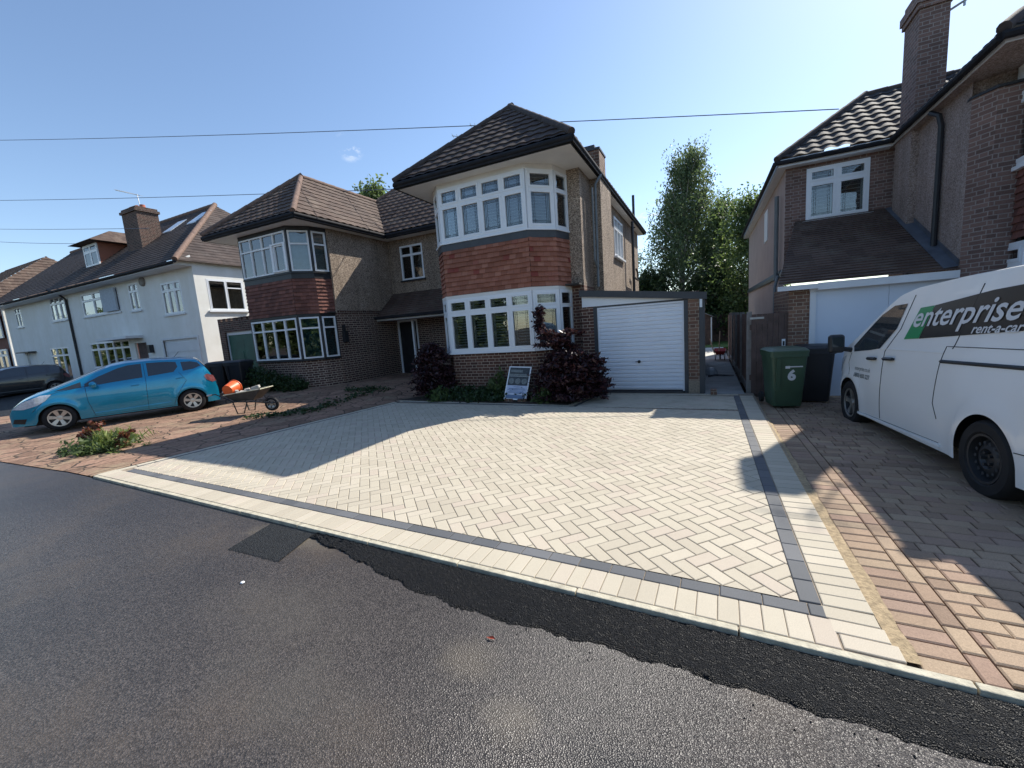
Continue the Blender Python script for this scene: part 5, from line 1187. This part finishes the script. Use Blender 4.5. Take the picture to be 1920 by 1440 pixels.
    an = MB(); an.tube([(.22, 0, 1.5), (.1, 0, 1.64)], .006, 5); an.build('aerial', 'black_paint', t)
    return t
hatch('parked_car', 'bright metallic blue hatchback with silver alloys on the red drive', (-13.50, 6.52, .065), R(270-24.0), 'car_blue')
hatch('parked_car', 'black hatchback showing its windscreen just beyond the blue car', (-31, 8.8, .06), R(262), 'car_black', 'dark cars behind the blue one')
hatch('parked_car', 'dark grey hatchback at the left edge of the photo', (-35.8, 8.4, .06), R(262), 'car_grey', 'dark cars behind the blue one')
#==VAN==
def van():
    t = thing('parked_van', 'white hire van with green and black side lettering parked nose to garage', 'van', (3.10, 4.84, -.05), R(93.8)); t.rotation_euler = (0, R(1.6), R(93.8))
    wb = 2.93
    top = [(-.86, .6), (-.855, 1.0), (-.84, 1.5), (-.78, 1.82), (-.66, 1.98), (-.4, 2.02), (.8, 2.015), (1.6, 1.98), (1.95, 1.92), (2.15, 1.82), (2.6, 1.55), (3.05, 1.29), (3.15, 1.24), (3.4, 1.15), (3.6, 1.02), (3.72, .86), (3.78, .65), (3.79, .5)]
    belt = lambda x: 1.22
    v = Veh(top, .965, belt, .23, .22, wb, .385, .34, 3.79, -.86, .75, .3, .30, .06, .06, .035)
    v.body('body', 'van_white', t); u = MB(); u.box(-.75, 3.6, -.68, .68, .2, .72); u.build('underbody', 'rubber', t)
    v.panel('side_window', 'glass_dark', t, [(2.02, 1.74), (1.72, 1.75), (1.80, 1.45), (2.08, 1.20), (2.35, 1.165), (2.86, 1.12), (2.90, 1.2), (2.6, 1.42), (2.3, 1.63)], .006)
    v.toppanel('windscreen', 'glass_dark', t, 2.1, 3.06, .88)
    se = MB()
    v.line(se, [(1.60, 1.84), (1.70, 1.45), (1.93, 1.17), (1.92, .8), (1.93, .30)], r=.005); v.line(se, [(.46, 1.86), (.58, 1.30), (.60, 1.26)], r=.005); v.line(se, [(-.8, 1.30), (.70, 1.28), (.74, 1.1), (.76, .7), (.68, .55)], r=.004); v.line(se, [(2.95, 1.1), (3.0, .95), (2.9, .78)], r=.003)
    v.line(se, [(-.8, .52), (-.38, .50)], r=.004); v.line(se, [(.65, .31), (2.55, .27)], r=.003); se.build('panel_gap', 'seam', t)
    cr = MB(); v.line(cr, [(.72, 1.215), (2.0, 1.20), (2.95, 1.10)], r=.012, off=-.006); v.line(cr, [(.62, .285), (2.6, .255)], r=.02, off=0); cr.build('body_crease', 'van_white', t, smooth=True)
    rl = MB(); v.line(rl, [(.73, 1.13), (-.75, 1.165)], r=.018, off=.0); rl.build('slide_rail', 'seam', t)
    for sd in (1, -1):
        for pts_ in ([(2.32, 1.055), (2.10, 1.065)], [(1.87, 1.08), (1.64, 1.09)]): hd = MB(); v.line(hd, pts_, (sd,), r=.022, off=.025); hd.build('door_handle', 'blackplastic', t, smooth=True)
    for sd in (1, -1):
        mi = MB(); c = Vector((2.98, sd*1.12, 1.24)); mi.box(c.x-.05, c.x+.07, c.y-.10, c.y+.10, c.z-.14, c.z+.14); o = mi.build('door_mirror', 'blackplastic', t); b = o.modifiers.new('b', 'BEVEL'); b.width = .045; b.segments = 4
        mi = MB(); mi.box(c.x-.056, c.x-.052, c.y-.07, c.y+.07, c.z-.05, c.z+.10); mi.build('mirror_glass', 'glass_dark', o); mi = MB(); mi.tube([(2.98, sd*.93, 1.14), (2.98, sd*1.04, 1.16)], .035, 8); mi.build('mirror_arm', 'blackplastic', o)
    for x in (0, wb):
        for sd in (1, -1): wheel(t, x, sd*.855, sd, .34, .215, 'steelrim' if x == 0 else 'alloy', 0 if x == 0 else 5, .215)
    # decals on the side facing the drive (left side of the van)
    def dec(name, mat, poly, off): return v.panel(name, mat, t, poly, off, (1,), .05)
    blk = dec('decal_panel', 'decal_black', [(1.13, 1.70), (1.24, 1.345), (-.55, 1.46), (-.55, 1.83), (.3, 1.79)], .005)[0]
    dec('decal_panel', 'van_green', [(1.40, 1.685), (1.55, 1.33), (1.243, 1.347), (1.133, 1.70)], .006)
    def txt(body, size, x0, zb, width, shear, mat, off, nm, slope=.04, hscale=1, bold=.0):
        V, F = font_mesh(body, size, shear, 0, bold); xs = [p[0] for p in V]; k = width/(max(xs)-min(xs)); x_ = min(xs)
        mb = MB(); 
        for (a, b, _) in V:
            X = x0-(a-x_)*k; Z = zb+b*hscale+(a-x_)*k*slope; mb.v.append((X, v.S(X, Z)+off, Z))
        mb.f = F; o = mb.build(nm, mat, t, uv=False); me = o.data; bm = bmesh.new(); bm.from_mesh(me)
        for ff in bm.faces:
            if ff.normal.y < 0: ff.normal_flip()
        bm.to_mesh(me); bm.free(); return o
    txt('enterprise', .29, 1.44, 1.475, 1.56, .18, 'decal_white', .010, 'lettering', .035, 1.08, .004)
    txt('rent-a-car', .12, .40, 1.412, .60, .18, 'decal_white', .010, 'lettering', .03, 1.0, .002)
    txt('enterprise.co.uk', .085, 2.74, .865, .50, .1, 'decal_grey', .006, 'lettering', .0)
    txt('0800 800 227', .085, 2.74, .765, .50, .1, 'decal_grey', .006, 'lettering', .0, 1, .001)
    v.panel('headlamp', 'lamp', t, [(3.1, 1.05), (3.3, 1.0), (3.62, .82), (3.55, .75), (3.3, .82)], .008, res=.04)
    return t
van()

#==PROPS==
# ------------------------------------------------------------------ bins
def bin_(label, loc, rz, mat, group=None):
    t = thing('wheelie_bin', label, 'bin', loc, rz, group); b = MB()
    def ring(w, d, z, r=.05, dy=0):
        pts = []
        for (cx, cy, a0) in ((w/2-r, d/2-r, 0), (-w/2+r, d/2-r, 90), (-w/2+r, -d/2+r, 180), (w/2-r, -d/2+r, 270)):
            for k in range(5): a = R(a0+k*22.5); pts.append((cx+r*math.cos(a), cy+r*math.sin(a)+dy, z))
        return pts
    rings = [ring(.44, .50, .02), ring(.45, .52, .06), ring(.50, .60, .5), ring(.55, .66, .90), ring(.585, .70, .90), ring(.585, .70, .97)]
    for rg in rings: b.v += rg
    n = 20
    for i in range(len(rings)-1):
        for k in range(n): b.f.append((i*n+k, i*n+(k+1) % n, (i+1)*n+(k+1) % n, (i+1)*n+k))
    b.f.append(tuple(range(n-1, -1, -1))); b.build('body', mat, t, smooth=True)
    l = MB(); rs = [ring(.60, .72, .97, .06), ring(.60, .72, 1.005, .06), ring(.52, .62, 1.045, .08), ring(.3, .3, 1.06, .08)]
    for rg in rs: l.v += rg
    for i in range(3):
        for k in range(n): l.f.append((i*n+k, i*n+(k+1) % n, (i+1)*n+(k+1) % n, (i+1)*n+k))
    l.f.append(tuple(3*n+k for k in range(n))); l.f.append(tuple(range(n-1, -1, -1))); lo = l.build('lid', mat, t, smooth=True)
    h = MB(); h.tube([(-.27, .40, .98), (.27, .40, .98)], .02, 8); [h.box(x-.02, x+.02, .33, .42, .94, 1.0) for x in (-.2, .2)]; h.build('handle', mat, t)
    for sd in (1, -1): w_ = MB(); w_.lathe([(.0001, -.025), (.1, -.025), (.1, .025), (.0001, .025)], (sd*.27, .30, .10), 'X', 18); w_.build('wheel', 'rubber', t)
    rb = MB(); rb.box(-.20, -.13, -.352, -.30, .30, .89); rb.v = [(x, y+(.9-z)*.075, z) for x, y, z in rb.v]; rb.build('rib', mat, t)
    return t
gb = bin_('green wheelie bin with white number 6 on its front', (1.24, 8.72, -.04), R(8), 'bin_green')
V, F = font_mesh('6', .24, 0, 0, .012, 'CENTER'); s_ = MB(); s_.v = [(x+.04, -.306-b*.075, b+.50) for x, b, _ in V]; s_.f = F; s_.build('number', 'decal_white', gb)
s_ = MB(); s_.add([(-.06, -.322, .70), (.01, -.322, .70), (.01, -.326, .745), (-.06, -.326, .745), (.01, -.323, .72), (.2, -.323, .72), (.2, -.326, .74), (.01, -.326, .74)], [(0, 1, 2, 3), (4, 5, 6, 7)]); s_.build('sticker', 'decal_white', gb)
bin_('near black wheelie bin behind the green bin, against the white garage door', (1.80, 9.32, -.06), R(-4), 'bin_black')
g_ = 'black bins beside the blue car'
bin_('black wheelie bin nearest the blue car, under the white wall', (-14.50, 8.02, .24), R(24), 'bin_black', g_)
bin_('black wheelie bin directly behind the orange bucket, nearest the hedge', (-13.86, 8.20, .24), R(24), 'bin_black', g_)
# ------------------------------------------------------------------ builder's barrow with bucket and broken blocks
def barrow(label, loc, rz, traymat, lipmat, sc=1):
    t = thing('wheelbarrow', label, 'wheelbarrow', loc, rz); t.scale = (sc, sc, sc)
    b = MB(); lo_ = [(-.28, -.2), (.22, -.2), (.22, .2), (-.28, .2)]; hi = [(-.48, -.32), (.52, -.30), (.52, .30), (-.48, .32)]
    zl, zh = .36, [.56, .66, .66, .56]
    vs = [(x, y, zl) for x, y in lo_]+[(x, y, z) for (x, y), z in zip(hi, zh)]; b.add(vs, [(3, 2, 1, 0), (0, 1, 5, 4), (1, 2, 6, 5), (2, 3, 7, 6), (3, 0, 4, 7)]); b.add([(x, y, z+.001) for x, y, z in vs], [(0, 1, 2, 3), (4, 5, 1, 0), (5, 6, 2, 1), (6, 7, 3, 2), (7, 4, 0, 3)])
    tr = b.build('tray', traymat, t); l = MB(); l.tube([vs[4], vs[5], vs[6], vs[7], vs[4]], .014, 6); l.build('tray_rim', lipmat, tr)
    f = MB()
    for sd in (1, -1): f.tube([(-.92, sd*.30, .58), (-.70, sd*.30, .60), (-.30, sd*.26, .36), (.25, sd*.16, .30), (.66, sd*.07, .22), (.78, sd*.05, .24)], .016, 8); f.tube([(-.30, sd*.26, .36), (-.22, sd*.25, .02), (-.05, sd*.24, .02), (.05, sd*.2, .32)], .015, 8); f.tube([(.3, sd*.2, .38), (.62, sd*.08, .24)], .012, 6)
    f.tube([(.78, -.05, .24), (.78, .05, .24)], .016, 6); f.tube([(.42, -.12, .28), (.55, 0, .42), (.70, .0, .36)], .012, 6); f.build('frame', 'black_paint', t, smooth=True)
    g = MB(); [g.tube([(-.93, sd*.30, .58), (-.80, sd*.30, .592)], .021, 8) for sd in (1, -1)]; g.build('grip', 'galv', t)
    wheel(t, .60, 0, -1, .19, .08, 'galv', 5, .12)
    return t
bw = barrow('black wheelbarrow holding an orange bucket and broken pale blocks on the brown drive', (-10.35, 6.25, .07), R(26), 'barrow', 'barrow_lip', .9)
bk = thing('bucket', 'orange plastic bucket lying on its side in the wheelbarrow', 'bucket', (-10.70, 6.06, .70), R(26)); bk.rotation_euler = (R(78), R(10), R(200))
s_ = MB(); s_.lathe([(.0001, -.14), (.13, -.14), (.165, .13), (.18, .135), (.18, .15), (.16, .15), (.125, -.12), (.0001, -.12)], (0, 0, 0), 'Z', 28); s_.build('shell', 'orange', bk, smooth=True, recalc=True)
blk_lab = ['pale broken block tilted highest in the wheelbarrow', 'thin pale offcut at the front of the barrow tray', 'small pale block chip beside the orange bucket', 'pale block piece in the middle of the barrow tray', 'flat pale block piece leaning on the barrow rim', 'white sliver of block lowest in the barrow']
for (dx, dy, dz, sx, sy, sz, rx, ry, rz_), lab in zip([(.18, .02, .66, .2, .1, .07, .1, -.25, .1), (.22, -.14, .60, .18, .06, .04, .0, -.1, .2), (-.22, -.1, .60, .07, .08, .07, .2, .1, .5), (-.02, .0, .62, .12, .08, .05, .2, -.2, .4), (-.05, -.2, .585, .24, .06, .03, .3, -.05, .1), (-.16, .05, .56, .15, .1, .04, .2, .2, .2)], blk_lab):
    c, s2 = math.cos(R(26)), math.sin(R(26)); o_ = MB(); o_.box(-sx/2, sx/2, -sy/2, sy/2, -sz/2, sz/2); o_ = o_.build('paving_block', 'stone'); o_.location = (-10.35+dx*c-dy*s2, 6.25+dx*s2+dy*c, .07+dz*.93); o_.rotation_euler = (rx, ry, rz_+R(26)); tag(o_, lab, 'block', 'broken blocks in the wheelbarrow')
    b = o_.modifiers.new('b', 'BEVEL'); b.width = .008
rbw = barrow('red wheelbarrow full of tools at the end of the side path', (.42, 16.6, 0), R(88), 'red', 'red', .62)
for (a, b, lab) in (((.38, 16.35, .3), (.42, 16.6, 1.05), 'pale shovel handle sticking up from the red barrow'), ((.22, 16.4, .3), (.10, 16.7, .78), 'short handle leaning left out of the red barrow')):
    s_ = MB(); s_.tube([(0, 0, 0), Vector(b)-Vector(a)], .018, 6); o = s_.build('shovel_handle', 'wood_pale'); o.location = a; tag(o, lab, 'tool')
# hose and sack on the path
s_ = MB(); s_.tube([(0, 0, 0), (.15, .12, .01), (.35, .05, .01), (.62, .12, .01)], .014, 6); s_.tube([(.0, .2, 0), (.2, .3, .01), (.45, .2, .01), (.6, .12, .01)], .012, 6); o = s_.build('hose', 'black_paint', smooth=True); o.location = (.02, 12.2, .012); tag(o, 'black hose lying across the side path', 'hose')
s_ = MB(); s_.lathe([(.0001, .2), (.1, .19), (.17, .12), (.2, .02), (.19, 0)], (0, 0, 0), 'Z', 14); o = s_.build('rubble_sack', 'poly', smooth=True); o.location = (.08, 12.75, 0); tag(o, 'grey plastic sack on the side path by the garage corner', 'sack')
s_ = MB(); s_.box(-.06, .06, -.1, .1, 0, .1); o = s_.build('loose_brick', 'brick_pier'); o.location = (.12, 9.55, 0); tag(o, 'small loose brick at the foot of the garage pier', 'brick')
# advertising board leaning in the bed
sb = thing('advertising_board', 'leaning white framed advertising board with three round pictures in the flower bed', 'sign', (-4.02, 8.45, .1), R(4)); sb.rotation_euler = (R(-29), R(3), R(2)); sb.scale = (1, 1, 1.06)
sb.location = (-4.0, 8.33, .06)
s_ = MB(); s_.box(-.28, .28, 0, .02, 0, .78); s_.build('board', 'upvc', sb)
s_ = MB(); s_.box(-.25, .25, -.004, -.001, .60, .755); s_.box(-.25, .25, -.004, -.001, .33, .54); s_.build('picture_field', 'sign_dark', sb)
s_ = MB(); s_.box(-.25, .25, -.006, -.003, .545, .60); s_.box(-.22, .08, -.0065, -.0045, .64, .70); s_.build('title_field', 'sign_grey', sb)
s_ = MB(); s_.box(-.25, .25, -.004, -.001, .13, .33); s_.build('text_field', 'sign_pale', sb)
s_ = MB(); s_.box(-.24, .24, -.0045, -.0015, .03, .115); [s_.box(a, b, -.0065, -.0045, z, z+.012) for z, a, b in ((.29, -.08, .08), (.25, -.2, .2), (.225, -.22, .21), (.195, -.17, .18), (.165, -.2, .2))]; s_.build('text_lines', 'sign_blue', sb)
s_ = MB()
for x in (-.16, 0, .16): s_.lathe([(.068, -.008), (.062, -.0085), (.0001, -.0085)], (x, 0, .43), 'Y', 22)
s_.build('round_picture', 'sign_grey', sb)
for x, lab in ((-4.15, 'brick propping the left foot of the advertising board'), (-3.82, 'brick propping the right foot of the advertising board')):
    s_ = MB(); s_.box(-.1, .1, -.05, .05, 0, .065); o = s_.build('loose_brick', 'brick_pier'); o.location = (x, 8.36, .02); tag(o, lab, 'brick', 'bricks under the board')
s_ = MB(); s_.add([(-.03, 0, 0), (.01, .008, .012), (.03, 0, .003), (.0, -.01, .006)], [(0, 3, 2, 1)]); o = s_.build('fallen_leaf', 'leaf_fallen'); o.location = (-1.11, 1.78, -.022); tag(o, 'small red leaf lying on the grey road', 'leaf')
s_ = MB(); s_.lathe([(.0001, .008), (.012, .006), (.016, 0)], (0, 0, 0), 'Z', 8); o = s_.build('pebble', 'upvc'); o.location = (-3.12, 1.62, -.026); tag(o, 'tiny white pebble on the road left of the fresh tarmac', 'pebble')

#==PLANTS==
# ------------------------------------------------------------------ planting
def maple(label, loc, rx, ry, h, seed, nleaf):
    t = thing('maple_shrub', label, 'shrub', loc); rs = np.random.default_rng(seed); st = MB(); cs = []
    for k in range(9):
        a = rs.uniform(0, 2*math.pi); rr = rs.uniform(.3, .9); p = [(0, 0, 0), (rx*.25*math.cos(a), ry*.25*math.sin(a), h*.45), (rx*rr*.7*math.cos(a), ry*rr*.7*math.sin(a), h*rs.uniform(.6, .9))]; st.tube(p, [.025, .015, .006], 5)
    st.build('stem', 'bark', t)
    for _ in range(150):
        a = rs.uniform(0, 2*math.pi); u = rs.uniform(0, 1)**.5; z = h*rs.uniform(.08, .98); f = (1-(z/h)**2.2*.75); cs.append((rx*u*f*math.cos(a), ry*u*f*math.sin(a), z*(1-.12*u)))
    leaves('foliage', 'leaf_maple', t, cs, .042, nleaf*2, (.11, .11, .022), .3, 2.6, .5); return t, st
t, _ = maple('big dark red maple bush between bay window and garage door', (-2.78, 8.62, 0), .72, .48, 1.22, 3, 90)
lf = []
for k in range(34): a = random.uniform(0, 1); lf.append((-.25+random.gauss(0, .22), random.gauss(0, .12), 1.2+random.uniform(0, .38)))
leaves('foliage', 'leaf_maple', t, lf, .042, 70, (.08, .07, .02), .3, 2.6, .5)
lf = []
for k in range(14):
    a = random.uniform(-.5, .9); q = random.uniform(.75, 1.05); lf += [(q*math.cos(a)*(.6+.1*j), q*math.sin(a)*.5*(.6+.1*j), .35+random.uniform(0, .7)-.03*j*j) for j in range(4)]
leaves('foliage', 'leaf_maple', t, lf, .04, 26, (.06, .05, .015), .3, 2.8, .6)
lf = [(-.62+random.gauss(0, .06), .1+random.gauss(0, .06), 1.5+.6*random.random()) for k in range(18)]; leaves('foliage', 'leaf_maple', t, lf, .05, 26, (.05, .05, .03), .35, 2.2, .5)
s_ = MB(); s_.tube([(0, 0, .9), (-.35, .05, 1.5), (-.62, .1, 1.75), (-.7, .1, 2.0)], [.012, .008, .006, .003], 5); s_.build('stem', 'bark', t)
t, _ = maple('dark red maple bush left of the white bay, in front of the doors', (-6.62, 8.9, .05), .55, .38, 1.4, 5, 55)
def clump(name, label, cat, loc, rx, ry, h, n, size, mat, spread=.06, flat=1, elong=1.8, group=None):
    t = thing(name, label, cat, loc, 0, group); cs = []
    for _ in range(n): a = random.uniform(0, 6.28); u = math.sqrt(random.random()); z = h*random.random()*(1-u*u*.6); cs.append((rx*u*math.cos(a), ry*u*math.sin(a), z))
    leaves('foliage', mat, t, cs, size, 14, (spread,)*3, flat, elong); s_ = MB()
    for k in range(5): a = k*1.3; s_.tube([(0, 0, 0), (rx*.5*math.cos(a), ry*.5*math.sin(a), h*.7)], [.012, .004], 5)
    s_.build('stem', 'bark', t); return t
clump('hedge_shrub', 'dark green rounded shrub below the left semi bay window', 'shrub', (-13.3, 8.45, .22), .95, .5, .85, 260, .05, 'leaf_dark', .07)
clump('hedge_shrub', 'low dark shrub spilling beside the dark brick base of the left bay', 'shrub', (-12.2, 8.75, .22), .6, .35, .45, 120, .05, 'leaf_dark', .06)
gcv = clump('ground_cover', 'x', 'x', (-5.1, 8.75, .02), 1.7, .5, .18, 420, .05, 'leaf_dark', .07)
for k_ in ('category',): del gcv[k_]
gcv['label'] = 'low green ground cover along the flower bed edge'; gcv['kind'] = 'stuff'
for (x, y, h, lab) in ((-6.1, 8.42, .28, 'pale leaved low plant at the left end of the flower bed'), (-4.6, 8.75, .7, 'tall thin green plant in front of the bay brickwork'), (-3.25, 8.35, .3, 'grassy low plant at the foot of the big maple')):
    clump('bed_plant', lab, 'plant', (x, y, .02), .25, .18, h, 40, .06, 'leaf_green', .05, 1, 2.6, 'plants in the flower bed')
# plant island at the pavement edge on the left
pi_ = thing('roadside_plant', 'straggly green plant with reddish heads at the drive corner by the road', 'plant', (-10.25, 3.40, .0)); pi_.scale = (.85, .85, .85)
cs = [(random.gauss(0, .33), random.gauss(0, .25), abs(random.gauss(0, .11))) for _ in range(170)]; leaves('foliage', 'leaf_green', pi_, cs, .05, 14, (.06, .06, .04), .7, 2.4)
cs = [(random.gauss(0.1, .22), random.gauss(0, .18), random.uniform(.05, .32)) for _ in range(60)]; leaves('blade', 'leaf_grass', pi_, cs, .022, 12, (.05, .05, .06), 3, 12)
cs = [(-.25+random.gauss(0, .07), random.gauss(0, .07), random.uniform(.3, .56)) for _ in range(26)]+[(.55+random.gauss(0, .05)+.3*k_, random.gauss(0.1, .05), .12+.5*k_) for k_ in np.random.rand(20)*.5]+[(-.75+random.gauss(0, .1), random.gauss(0, .1), random.uniform(.2, .34)) for _ in range(16)]
leaves('flower_head', 'leaf_red', pi_, cs, .045, 22, (.03, .03, .03), 1, 1.6)
s_ = MB(); [s_.tube([(random.gauss(0, .1), random.gauss(0, .1), 0), (random.gauss(0, .3), random.gauss(0, .2), random.uniform(.2, .45))], [.006, .003], 4) for _ in range(26)]; s_.build('stem', 'bark', pi_)
wd = thing('weeds', 'x', 'x', (-8.9, 7.2, .1)); del wd['category']; wd['label'] = 'dark weeds and dead leaves scattered on the brown drive'; wd['kind'] = 'stuff'
cs = []
for (x0, y0, x1, y1, n) in ((-9.9, 5.9, -8.6, 6.6, 60), (-8.7, 6.6, -8.9, 9.2, 70), (-9.7, 8.6, -8.7, 9.2, 50)):
    for _ in range(n): q = random.random(); x = x0+(x1-x0)*q+random.gauss(0, .12)+8.9; y = y0+(y1-y0)*q+random.gauss(0, .15)-7.2; cs.append((x, y, hz(x-8.9, y+7.2)-.08+random.uniform(0, .05)))
leaves('foliage', 'leaf_dark', wd, cs, .045, 7, (.07, .07, .012), .3, 1.6)

# ------------------------------------------------------------------ trees
def tree(name, label, loc, h, prof, n, leafm, barkm, size, each, spread, seed, group=None, lean=(0, 0), r0=.18, droop=0., flat=1):
    """prof: list of (height fraction, radius)"""
    t = thing(name, label, 'tree', loc, 0, group); rs = np.random.default_rng(seed); st = MB()
    ax = lambda f: np.array([lean[0]*f*f, lean[1]*f*f, h*f]); pts = [tuple(ax(f)) for f in np.linspace(0, .93, 9)]; st.tube(pts, [r0*(1-.88*f) for f in np.linspace(0, 1, 9)], 8)
    cl = []; pf = [p[0] for p in prof]; pr = [p[1] for p in prof]
    for k in range(n):
        f = rs.uniform(pf[0], pf[-1]); r = np.interp(f, pf, pr); a = rs.uniform(0, 2*math.pi); u = rs.uniform(.25, 1)**.6*rs.uniform(.75, 1.12)
        tip = ax(f)+np.array([r*u*math.cos(a), r*u*math.sin(a), rs.uniform(-.2, .25)]); fb = max(.1, f-rs.uniform(.08, .2)); b = ax(fb)
        if k % 3 == 0: mid = (b+tip)/2+np.array([0, 0, .25]); st.tube([tuple(b), tuple(mid), tuple(tip)], [.05*(1-f)+.02, .025, .008], 5)
        m_ = rs.integers(2, 6)
        for j in range(m_): q = b+(tip-b)*rs.uniform(.45, 1.05)+rs.normal(0, .22, 3); cl.append(q if not droop else q-np.array([0, 0, droop*rs.uniform(0, 1)]))
    st.build('trunk', barkm, t, smooth=True); leaves('crown', leafm, t, cl, size, each, spread, flat, 1.8, .6 if droop else 0); return t
tree('birch_tree', 'tall airy drooping birch behind the white garage', (-1.55, 31, 0), 12.6, [(.1, 3.3), (.3, 3.6), (.55, 3.0), (.75, 2.3), (.9, 1.3), (1, .8)], 640, 'leaf_birch', 'birch_bark', .09, 18, (.16, .16, .32), 11, None, (.5, 0), .17, .7, 2.2)
tree('garden_tree', 'green leafy tree to the right of the tall birch', (.9, 33, 0), 9.3, [(.05, 2.2), (.4, 2.7), (.7, 2.3), (.9, 1.4), (1, .6)], 300, 'leaf_green', 'bark', .10, 22, (.28, .28, .28), 12)
tree('garden_tree', 'yellow green tree close to the neighbouring roof edge', (2.2, 27.5, 0), 7.9, [(.05, 1.8), (.4, 2.2), (.7, 1.9), (.9, 1.1), (1, .5)], 240, 'leaf_green', 'bark', .10, 22, (.26, .26, .26), 13)
tree('garden_tree', 'dark low tree filling the gap just above the garage roof', (-3.4, 30, 0), 4.6, [(.1, 1.3), (.5, 1.8), (.85, 1.1), (1, .5)], 150, 'leaf_dark', 'bark', .12, 26, (.22, .22, .22), 14)
tree('garden_tree', 'low dark tree above the end of the side path', (.7, 29, 0), 4.4, [(.1, 1.6), (.5, 1.9), (.85, 1.1), (1, .5)], 150, 'leaf_dark', 'bark', .12, 24, (.22, .22, .22), 15)
tree('distant_tree', 'pale green treetop just visible over the roof valley', (-23.5, 26, 0), 13.4, [(.4, 1.5), (.65, 2.4), (.85, 1.8), (1, .6)], 90, 'leaf_green', 'bark', .17, 20, (.3, .3, .3), 16)

for i, (x, y, h) in enumerate(((-30, -24, 8.5), (-22, -21, 7), (-14, -24, 9), (-6.5, -22, 7.5), (1, -25, 9), (9, -22, 7.5), (18, -24, 9), (-40, -22, 9.5), (-50, -20, 9), (-60, -19, 9.5), (-72, -17, 9.5), (-84, -15, 9), (-96, -14, 9.5), (-110, -14, 10))):
    tree('street_tree', 'leafy tree across the road, mirrored in the '+('farthest left white house windows', 'white house windows', 'left end of the lower bay panes', 'middle of the lower bay panes', 'right end of the lower bay panes', 'blue car side', 'van side', 'left semi upper bay', 'left semi lower bay', 'left semi lower bay, farther off', 'white house porch window', 'white house lower window', 'white house lower window, farther off', 'second white house window')[i], (x, y, 0), h, [(.03, 2.6), (.3, 3.8), (.65, 3.2), (.9, 1.8), (1, .8)], 95, 'leaf_green', 'bark', .42, 12, (.5, .5, .45), 40+i, 'trees across the road', r0=.25)
